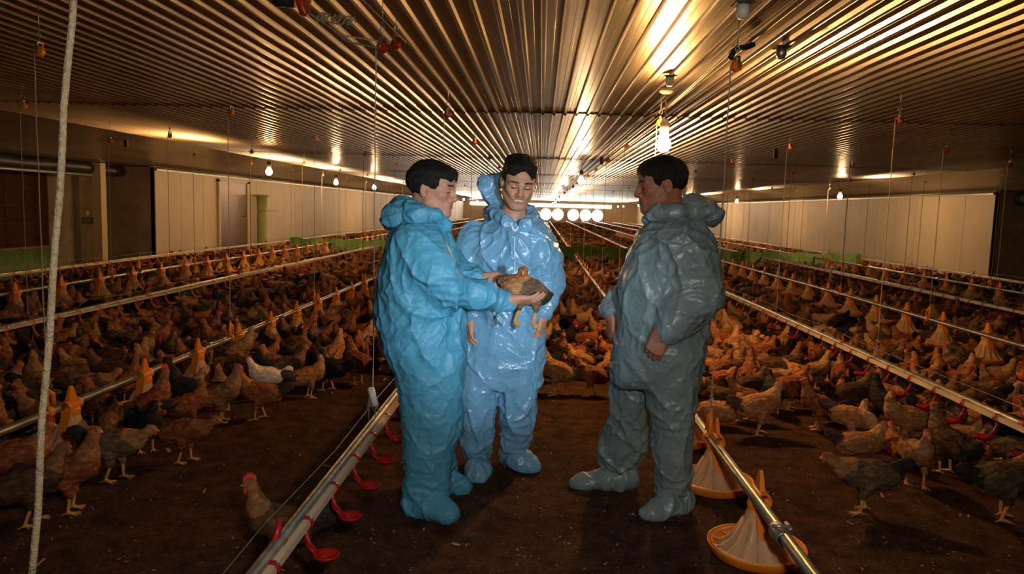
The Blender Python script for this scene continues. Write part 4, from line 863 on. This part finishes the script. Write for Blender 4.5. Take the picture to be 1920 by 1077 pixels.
def bird_sdf(pose, rooster=False):
    S = SDF(); P = dict(pitch=.18, neck=((.095, 0, .26), (.132, 0, .335)), head=(.145, 0, .362), hy=0.0, drop=0.0, crouch=False)
    if pose == 'alert': P.update(pitch=.34, neck=((.085, 0, .29), (.108, 0, .375)), head=(.118, 0, .405))
    if pose == 'peck': P.update(pitch=-.10, neck=((.125, 0, .20), (.20, 0, .12)), head=(.225, 0, .085))
    if pose == 'turn': P.update(neck=((.092, 0, .265), (.118, .02, .34)), head=(.112, .034, .366), hy=1.2)
    if pose == 'sit': P.update(pitch=.06, drop=-.105, crouch=True, neck=((.095, 0, .25), (.128, 0, .315)), head=(.140, 0, .338))
    if pose == 'low': P.update(pitch=.05, neck=((.12, 0, .235), (.18, 0, .275)), head=(.205, 0, .292))
    dz = P['drop']; a = P['pitch']; R = np.array([[cos(a), 0, -sin(a)], [0, 1, 0], [sin(a), 0, cos(a)]])
    c0 = np.array([-.005, 0, .215+dz]); T = lambda x, y, z: c0+R@np.array([x, y, z], float)
    S.ell(T(-.015, 0, 0), (.138, .077, .077), R, .03, tg=0); S.ell(T(.072, 0, -.006), (.068, .062, .068), R, .03, tg=0); S.ell(T(-.085, 0, -.015), (.075, .058, .058), R, .03, tg=0)
    a2 = a+.45; R2 = np.array([[cos(a2), 0, sin(a2)], [0, 1, 0], [-sin(a2), 0, cos(a2)]])
    if rooster:
        for q in range(5):
            aa = .2+q*.22; S.cap(T(-.12, 0, .03), T(-.14-.12*cos(aa), 0, .05+.13*sin(aa)), .026, .010, .02, tg=2)
    S.ell(T(-.165, 0, .050), (.078, .022, .040), R2, .025, tg=2)
    S.ell(T(-.20, 0, .066), (.045, .012, .034), R2, .012, tg=2)
    for q in (-1, 1):
        S.ell(T(-.035, q*.066, .010), (.108, .018, .052), R, .008, tg=0); S.ell(T(-.11, q*.050, .016), (.06, .014, .026), R, .006, tg=2 if not pose == 'sit' else 0)
    n0, n1 = np.array(P['neck'][0])+[0, 0, dz], np.array(P['neck'][1])+[0, 0, dz]; hd = np.array(P['head'])+[0, 0, dz]
    S.cap(T(.085, 0, .012), n0, .056, .046, .03, tg=1); S.cap(n0, n1, .046, .028, .03, tg=1); S.cap(n1, hd, .027, .022, .015, tg=1)
    hy = P['hy']; pt = -.15 if pose != 'peck' else -.9; hv = np.array([cos(hy)*cos(pt), sin(hy)*cos(pt), sin(pt)]); hu = np.array([-sin(pt)*cos(hy), -sin(pt)*sin(hy), cos(pt)]); hl = np.cross(hu, hv)
    Rh = np.stack([hv, hl, hu], 1)
    S.ell(hd, (.029, .020, .0215), Rh, .012, tg=1); S.ell(hd+hv*.012-hu*.003, (.020, .0178, .0155), Rh, .004, tg=4)
    S.cap(hd+hv*.026, hd+hv*.047-hu*.006, .0082, .0028, .004, tg=3)
    if not P['crouch']:
        for q in (-1, 1):
            st = .03*q if pose in ('normal', 'low') else 0.0
            S.cap((-.005, q*.040, .165), (.012+st*.4, q*.042, .105), .040, .020, .02, tg=0); k0 = np.array([.012+st*.4, q*.042, .10]); an_ = np.array([.0+st, q*.042, .016])
            S.cap(k0, an_, .0095, .0080, .004, tg=3)
            for b_ in (-.45, 0, .45): S.cap(an_, an_+[.058*cos(b_), .058*sin(b_), -.009], .0068, .0042, .003, tg=3)
            S.cap(an_, an_+[-.028, 0, -.009], .006, .004, .003, tg=3)
    return S, hd, Rh
def bird_mesh(pose, h, seed, rooster=False):
    S, hd, Rh = bird_sdf(pose, rooster); V, Q = S.mesh(h, 16); V = smoothv(V, Q, 1, .35); tg = S.tags(V)
    N = normals(V, Q); o = Vector((seed, seed*2, 3))
    for i, p in enumerate(V):
        if tg[i] in (0, 1, 2): V[i] = p+N[i]*(.006*noise.noise(Vector((p[0]*22, p[1]*40, p[2]*40))+o)+.0035*noise.noise(Vector((p[0]*60, p[1]*90, p[2]*90))+o))
    ft = tg[Q[:, 0]]; return V, Q, ft, hd, Rh
def comb_mesh(hd, Rh, big):
    mb = MB(); T = lambda x, y, z: tuple(hd+Rh@np.array([x, y, z]))
    s = 1.3 if big else .42; n = 6; pts = []
    top = []
    for i in range(n*2+1):
        t_ = i/(n*2); x = .026-.056*t_; z = .016+s*(.014+.016*sin(pi*t_))*(1.0 if i % 2 else .55); top.append((x, z))
    vs = []
    for sy in (-.0032, .0032): 
        for (x, z) in top: vs.append(T(x, sy*.4, z))
        for (x, z) in top: vs.append(T(x, sy, .012))
    m = len(top); fs = []
    for i in range(m-1): fs.append((i, i+1, m+i+1, m+i)); fs.append((2*m+i, 3*m+i, 3*m+i+1, 2*m+i+1)); fs.append((i, 2*m+i, 2*m+i+1, i+1))
    mb.add(vs, fs, 0, False)
    wt = MB()
    for q in (-1, 1): wt.tube([T(.024, q*.006, -.010), T(.022, q*.008, -.018-.008*s), T(.019, q*.007, -.022-.022*s)], [.004, .0055+.004*s, .003], 8)
    ey = MB()
    for q in (-1, 1):
        c = T(.010, q*.0172, .004); ey.lathe([(0, -.0045), (.0035, -.003), (.0045, 0), (.0035, .003), (0, .0045)], 8, c)
    return mb, wt, ey
POSES = {}
for nm, rs in (('normal', False), ('alert', False), ('peck', False), ('turn', False), ('sit', False), ('low', False), ('rooster', True)):
    V, Q, ft, hd, Rh = bird_mesh('alert' if rs else nm, .0062, len(POSES)*3.1, rs)
    me = np_mesh('hen', V, Q, list(VAR['buff'])+[M['scale'], M['faceskin']], ft)
    cm, wt, ey = comb_mesh(hd, Rh, rs); c2, w2, _ = comb_mesh(hd, Rh, True)
    POSES[nm] = (me, cm.data('comb', M['comb']), wt.data('wattle', M['comb']), ey.data('eye', M['eye']), c2.data('comb', M['comb']))
HMESH = {}
def hmesh(pose, var):                                        # one mesh datablock per pose and plumage
    if (pose, var) not in HMESH:
        me = POSES[pose][0].copy()
        for i in range(3): me.materials[i] = VAR[var][i]
        HMESH[(pose, var)] = me
    return HMESH[(pose, var)]
HENS = []
def hen(x, y, head_deg, var, pose='normal', lb=None, s=1.0, full=True, redcomb=False, z=0.0, group=None):
    r = pose == 'rooster'
    o = link('rooster' if r else 'hen', hmesh(pose, var), None, (x, y, z)); o.rotation_euler = (0, 0, radians(head_deg)); o.scale = (s, s, s)
    P = POSES[pose]
    link('comb', P[4] if redcomb and not r else P[1], o)
    if full: link('wattle', P[2], o); link('eye', P[3], o)
    o.scale = (s*.84,)*3 if lb is None or 'held' not in lb else (s,)*3; tag(o, lb, 'rooster' if r else 'hen', group); HENS.append([o, x, y, head_deg % 360, var, pose, lb]); return o
# the hen held out between the men
hp = W(982, 545, 3.58)
held = hen(hp[0], hp[1], 205, 'grey-brown', 'sit', 'grey-brown hen held in both hands of the left man, legs dangling', .90, z=float(hp[2]))
S, hd, Rh = SDF(), None, None
# (own mesh: plump breast towards the camera, head drawn in, legs hanging)
c = np.zeros(3)
S.ell((0.0, 0, 0), (.122, .085, .078), None, .03, tg=0); S.ell((-.045, -.02, .012), (.075, .07, .066), None, .03, tg=1); S.ell((.085, .01, -.02), (.062, .055, .050), None, .03, tg=2)
S.cap((-.012, -.03, .05), (-.018, -.045, .098), .044, .026, .03, tg=1); S.ell((-.018, -.055, .108), (.023, .028, .022), None, .012, tg=1); S.ell((-.018, -.066, .104), (.0155, .018, .015), None, .004, tg=4)
S.cap((-.018, -.08, .10), (-.018, -.098, .088), .0075, .003, .004, tg=3)
S.ell((.045, -.062, .01), (.085, .022, .052), None, .01, tg=0); S.ell((-.09, .0, .035), (.06, .03, .035), None, .02, tg=0); S.cap((.10, .0, -.01), (.15, .01, .0), .035, .012, .02, tg=2)
for (lx, ln, kx) in ((-.010, .075, -.018), (.075, .08, -.004)):
    S.cap((lx, -.02, -.05), (lx+.004, -.03, -.095), .030, .014, .015, tg=0)
    k0 = np.array([lx+.004, -.03, -.095]); an_ = k0+[kx, -.004, -.07]; S.cap(k0, an_, .009, .0078, .004, tg=3)
    for dx, dy in ((.030, -.02), (.045, -.005), (.015, -.03)): S.cap(an_, an_+[dx, dy, -.032+.4*dx], .0066, .004, .003, tg=3)
    S.cap(an_, an_+[.012, .01, .0]+np.array([0, 0, -.035]), .006, .004, .003, tg=3)
V, Q = S.mesh(.004, 16); tg = S.tags(V); N = normals(V, Q)
for i, p in enumerate(V):
    if tg[i] in (0, 1, 2): V[i] = p+N[i]*(.005*noise.noise(Vector((p[0]*30, p[1]*30, p[2]*45)))+.004*noise.noise(Vector((p[0]*80, p[1]*90, p[2]*110))))
held.data = np_mesh('hen', V, Q, list(VAR['grey-brown'])+[M['scale'], M['faceskin']], tg[Q[:, 0]]); held.rotation_euler = (0, radians(7), 0)
hdp = np.array([-.018, -.055, .108]); Rh = np.stack([[0, -1, -.3], [1, 0, 0], [0, -.3, 1]], 1).astype(float); Rh /= np.linalg.norm(Rh, axis=0)
cm, wt, ey = comb_mesh(hdp, Rh, False)
for ch_, mm in zip(list(held.children), (cm, wt, ey)): ch_.data = mm.data(ch_.name, [M['comb'], M['comb'], M['eye']][(cm, wt, ey).index(mm)])
HENS.clear()
# foreground birds: photo position of the feet, heading, plumage, pose, label
near = [
 (132, 962, 18, 'reddish brown', 'alert', 1.12, 'reddish brown hen standing tall at the lower left, right of the thick rope'),
 (58, 985, 40, 'dark brown', 'normal', 1.1, 'dark hen at the lower left, crossed by the thick rope'),
 (36, 930, 15, 'reddish brown', 'normal', 1.15, 'reddish hen with a red comb at the lower left edge of the photo'),
 (215, 902, 5, 'grey-brown', 'low', 1.12, 'large grey-brown hen facing right under the left feed pipe, legs visible'),
 (346, 868, 8, 'reddish brown', 'low', 1.0, 'reddish brown hen stretching right alone at the left edge of the bare litter'),
 (287, 815, 75, 'reddish brown', 'alert', 1.12, 'red-combed brown hen seen from behind, before a black hen'),
 (350, 790, 185, 'black', 'alert', 1.2, 'black hen with raised tail beside the left feed pipe'),
 (415, 792, 12, 'buff', 'alert', 1.08, 'buff hen standing upright beside the black hen'),
 (488, 787, 190, 'reddish brown', 'normal', 1.05, 'brown hen facing left in front of the white hen'),
 (498, 745, 200, 'white', 'normal', .95, 'white hen with a red comb, the only white bird'),
 (450, 690, 30, 'buff', 'alert', 1.0, 'buff hen behind the white hen'),
 (540, 728, 25, 'dark brown', 'normal', 1.05, 'dark brown hen right of the white hen'),
 (628, 700, 80, 'buff', 'alert', 1.05, 'buff hen seen from behind at the edge of the bare litter'),
 (672, 722, 150, 'reddish brown', 'alert', 1.1, 'reddish hen with ruffled breast beside the left man'),
 (590, 705, 100, 'black', 'normal', 1.0, 'black hen between two buff hens left of the men'),
 (735, 700, 160, 'reddish brown', 'normal', 1.0, 'reddish hen partly behind the left man'),
 (1040, 742, 175, 'buff', 'alert', 1.15, 'buff hen with yellow legs facing left between the two right-hand men'),
 (1108, 744, 170, 'reddish brown', 'normal', 1.0, 'reddish hen facing left just left of the right-hand man'),
 (1088, 712, 165, 'buff', 'normal', .95, 'buff hen close behind the buff yellow-legged hen'),
 (925, 752, 60, 'reddish brown', 'peck', .95, 'reddish hen seen between the legs of the smiling man'),
 (1420, 816, 12, 'buff', 'normal', 1.15, 'light brown hen facing right, front edge of the flock right of the centre feed pipe'),
 (1345, 800, 350, 'buff', 'sit', 1.15, 'buff hen resting behind the centre feed pipe'),
 (1398, 722, 160, 'buff', 'alert', 1.0, 'buff hen with raised neck in the right flock'),
 (1475, 722, 15, 'dark brown', 'alert', 1.05, 'dark brown hen with a raised buff neck right of the front hen'),
 (1531, 806, 168, 'reddish brown', 'alert', 1.0, 'slender orange hen facing left beside the dark hen'),
 (1592, 786, 8, 'dark brown', 'normal', 1.1, 'dark brown hen with orange neck facing right in the right flock'),
 (1652, 803, 100, 'black', 'alert', 1.05, 'black hen seen from behind in the right flock'),
 (1612, 862, 5, 'buff', 'sit', 1.1, 'buff hen crouching at the front of the right flock'),
 (1694, 838, 170, 'buff', 'turn', 1.1, 'buff hen facing left behind the crouching hen'),
 (1714, 912, 262, 'buff', 'normal', 1.05, 'buff hen walking straight to the camera at the right'),
 (1772, 888, 110, 'dark brown', 'alert', 1.1, 'dark brown hen seen from behind at the right'),
 (1618, 962, 178, 'grey-brown', 'low', 1.12, 'orange and grey hen striding left in the right foreground, yellow legs'),
 (1876, 975, 5, 'grey-brown', 'normal', 1.2, 'dark grey-brown hen facing right at the lower right edge of the photo'),
 (1880, 860, 190, 'black', 'normal', 1.15, 'dark hen under the right drinker line at the right edge'),
 (1740, 800, 20, 'buff', 'turn', 1.0, 'buff hen in the huddle under the right drinker line'),
 (1700, 775, 10, 'grey-brown', 'normal', 1.0, 'grey-brown hen behind the huddle under the right drinker line'),
]
for (px, py, hdg, var, pose, s, lb) in near:
    g = G(px, py); hen(g[0], g[1], hdg, var, pose, lb, s, True, redcomb=('comb' in lb or 'red-combed' in lb))
g = G(522, 1066); hen(g[0], g[1], 198, 'dark brown', 'rooster', 'dark red rooster with a tall red comb behind the nearest drinker line', 1.05, True)
# the flock
def bands(x):
    if x < -2.75: return 2.9
    if x < -2.1: return 4.0
    if x < -1.6: return 5.3
    if x < -.85: return 6.3
    if x < .3: return 6.1
    if x < .93: return 6.5
    if x < 1.25: return 5.6
    if x < 2.0: return 5.15
    if x < 2.7: return 4.4
    return 3.5
obst = [(-.45, 3.5, .5), (-.15, 4.05, .5), (.62, 3.62, .5)]
pts = [(h_[1], h_[2]) for h_ in HENS]; cell = {}
def key_(p): return (int(math.floor(p[0]/.3)), int(math.floor(p[1]/.3)))
for p in pts: cell.setdefault(key_(p), []).append(p)
def free(p, r):
    k = key_(p)
    for i in range(-2, 3):
        for j in range(-2, 3):
            for q in cell.get((k[0]+i, k[1]+j), ()):
                if (q[0]-p[0])**2+(q[1]-p[1])**2 < r*r: return False
    return True
flock = []
def scatter(n, y0, y1, r):
    for _ in range(n):
        y = random.uniform(y0, y1); xl = max(-8.0, -.76*y-1.0); xr = min(9.7, .68*y+1.0); x = random.uniform(xl, xr)
        if y < bands(x) or any((x-a)**2+(y-b)**2 < c_*c_ for a, b, c_ in obst): continue
        if any(abs(x-lx) < .17 and abs((y-ly0) % .79-.0) < .22 or abs(x-lx) < .17 and (y-ly0) % .79 > .57 for lx, ly0 in ((.96, 3.09), (-2.64, 3.27), (4.27, 5.6), (-5.72, 7.9), (7.38, 11.4))): continue
        if abs(y-20.32) < .34: continue
        if y < 17 and any((fx-x)*(fx-x)+(fy-y)*(fy-y) < .55 and (fx-x)*fx+(fy-y)*fy > .02 and abs(x*fy-y*fx)/hypot(fx, fy) < .19 for fx, fy, _, _ in FEEDERS if abs(fy-y) < 1): continue
        if x < -7.5 and y > 18.5 and y < 22: continue
        if free((x, y), r): flock.append((x, y)); cell.setdefault(key_((x, y)), []).append((x, y))
scatter(14000, 2.9, 10, .205); scatter(22000, 10, 20, .215); scatter(14000, 20, 36, .29); scatter(9000, 36, 79, .42)
scored = []
for p in flock:
    a = proj((p[0], p[1], .2))
    if not (-70 < a[0] < 1990 and a[1] < 1150): continue
    hidden = any(bx0 < a[0] < bx1 and a[1] < yb for bx0, bx1, yb in ((725, 860, 930), (870, 1030, 690), (1170, 1320, 800)))
    scored.append((p[1]+(50 if hidden else 0), p))
scored.sort(); indiv = [p for _, p in scored[:max(0, 298-len(HENS))]]; IS = set(indiv); rest = [p for p in flock if p not in IS]
names = ['reddish brown', 'buff', 'dark brown', 'grey-brown', 'black']
poses = ['normal', 'alert', 'turn', 'low', 'sit', 'peck']
for (x, y) in indiv:
    var = random.choices(names, (.36, .24, .18, .16, .06))[0]; pose = random.choices(poses, (.36, .10, .12, .12, .24, .06))[0]
    hen(x, y, random.uniform(0, 360), var, pose, None, random.uniform(.92, 1.1), y < 9, redcomb=random.random() < .12)
def facing(d):
    d = d % 360
    return 'facing right' if d < 45 or d > 315 else 'seen from behind' if d < 135 else 'facing left' if d < 225 else 'facing the camera'
PW = {'normal': 'standing', 'alert': 'stretched', 'turn': 'head-turned', 'low': 'leaning', 'sit': 'crouching', 'peck': 'pecking'}
buckets = {}
for h_ in HENS:
    if h_[6]: h_[0]['group'] = 'hens at the front of the flock'; continue
    o, x, y, hd_, var, pose, _ = h_
    f = min(FEEDERS, key=lambda q: (q[0]-x)**2+(q[1]-y)**2)
    side = ('left of' if x < f[0] else 'right of')
    h_.append((var, pose, facing(hd_), side, f[2], f[3])); buckets.setdefault(h_[7], []).append(h_)
    o['group'] = 'hens %s the %s feed pipe' % (side, f[3])
for kx, L_ in buckets.items():
    L_.sort(key=lambda q: q[2])
    for i, h_ in enumerate(L_):
        pre = '' if len(L_) == 1 else ('nearer ' if i == 0 else 'farther ' if i == 1 and len(L_) == 2 else ordn(i)+' ')
        h_[0]['label'] = '%s%s %s hen %s %s the %s feeder, %s pipe' % (pre, PW[kx[1]], kx[0], kx[2], kx[3], ordn(kx[4]), kx[5])
# the uncountable rest of the flock: one mesh
def low(pose, h):
    S, _, _ = bird_sdf(pose); S.p = [p for p in S.p if p[5] != 3 and p[5] != 4]; V, Q = S.mesh(h, 16); return V, Q, S.tags(V)
LOW = [low(p, .020) for p in ('normal', 'alert', 'sit', 'low', 'turn', 'sit', 'sit', 'peck')]; LOW2 = [low(p, .030) for p in ('normal', 'sit', 'low', 'sit')]
BASE = dict(zip(names, [((.30, .105, .037), (.42, .16, .05), (.05, .028, .018)), ((.46, .24, .09), (.55, .29, .115), (.13, .075, .035)), ((.125, .062, .03), (.27, .12, .045), (.025, .018, .014)), ((.18, .115, .065), (.36, .17, .062), (.036, .028, .02)), ((.022, .018, .015), (.035, .025, .017), (.012, .01, .009))]))
VV = []; QQ = []; CC = []; off = 0
for (x, y) in rest:
    V, Q, tg = random.choice(LOW if y < 20 else LOW2); a = random.uniform(0, 2*pi); s = random.uniform(.74, .92); R = np.array([[cos(a), -sin(a), 0], [sin(a), cos(a), 0], [0, 0, 1]])
    v = (V*s)@R.T+np.array([x, y, 0]); v += RNG.normal(0, .0025, v.shape)
    var = random.choices(names, (.36, .24, .18, .16, .06))[0]; b_ = np.array(BASE[var]); c_ = b_[np.minimum(tg, 2)]*random.uniform(.5, 1.1)*RNG.uniform(.8, 1.2, (len(v), 1))
    VV.append(v); QQ.append(Q+off); CC.append(c_); off += len(v)
me = np_mesh('hen_flock', np.concatenate(VV), np.concatenate(QQ), mat('flock_plumage', (.3, .12, .05), .8, attr='col', spec=.2), col=np.concatenate(CC))
tag(link('hen_flock', me), 'dense flock of brown hens filling the far part of the house', 'hen flock', kind='stuff')
# loose husk and feather bits on the litter
n = 9000; V = np.zeros((n*4, 3)); C4 = np.zeros((n*4, 3))
yy = 1.6+RNG.random(n)**1.5*9; xx = (RNG.random(n)*1.44-.76)*(yy+.8); aa = RNG.random(n)*2*pi; ln = RNG.uniform(.002, .008, n)*(1+2*(RNG.random(n) < .02)); wd_ = ln*RNG.uniform(.15, .5, n); tl = RNG.uniform(-.6, .6, n)
for j, (u, v_) in enumerate(((-1, -1), (1, -1), (1, 1), (-1, 1))):
    V[j::4, 0] = xx+u*ln*np.cos(aa)-v_*wd_*np.sin(aa); V[j::4, 1] = yy+u*ln*np.sin(aa)+v_*wd_*np.cos(aa); V[j::4, 2] = .004+np.abs(tl)*ln*(1+u*np.sign(tl))*.8
    cc = np.where(RNG.random(1) < 2, 1, 1); C4[j::4] = (np.array([.30, .17, .10])[None, :]*(.5+((np.arange(n)*7919) % 100)[:, None]/55.))
me = np_mesh('litter_bits', V, np.arange(n*4).reshape(n, 4), M['husk'], col=C4, smooth=False)
tag(link('litter_bits', me), 'pale husk and feather bits strewn over the brown litter floor', 'litter', kind='stuff')
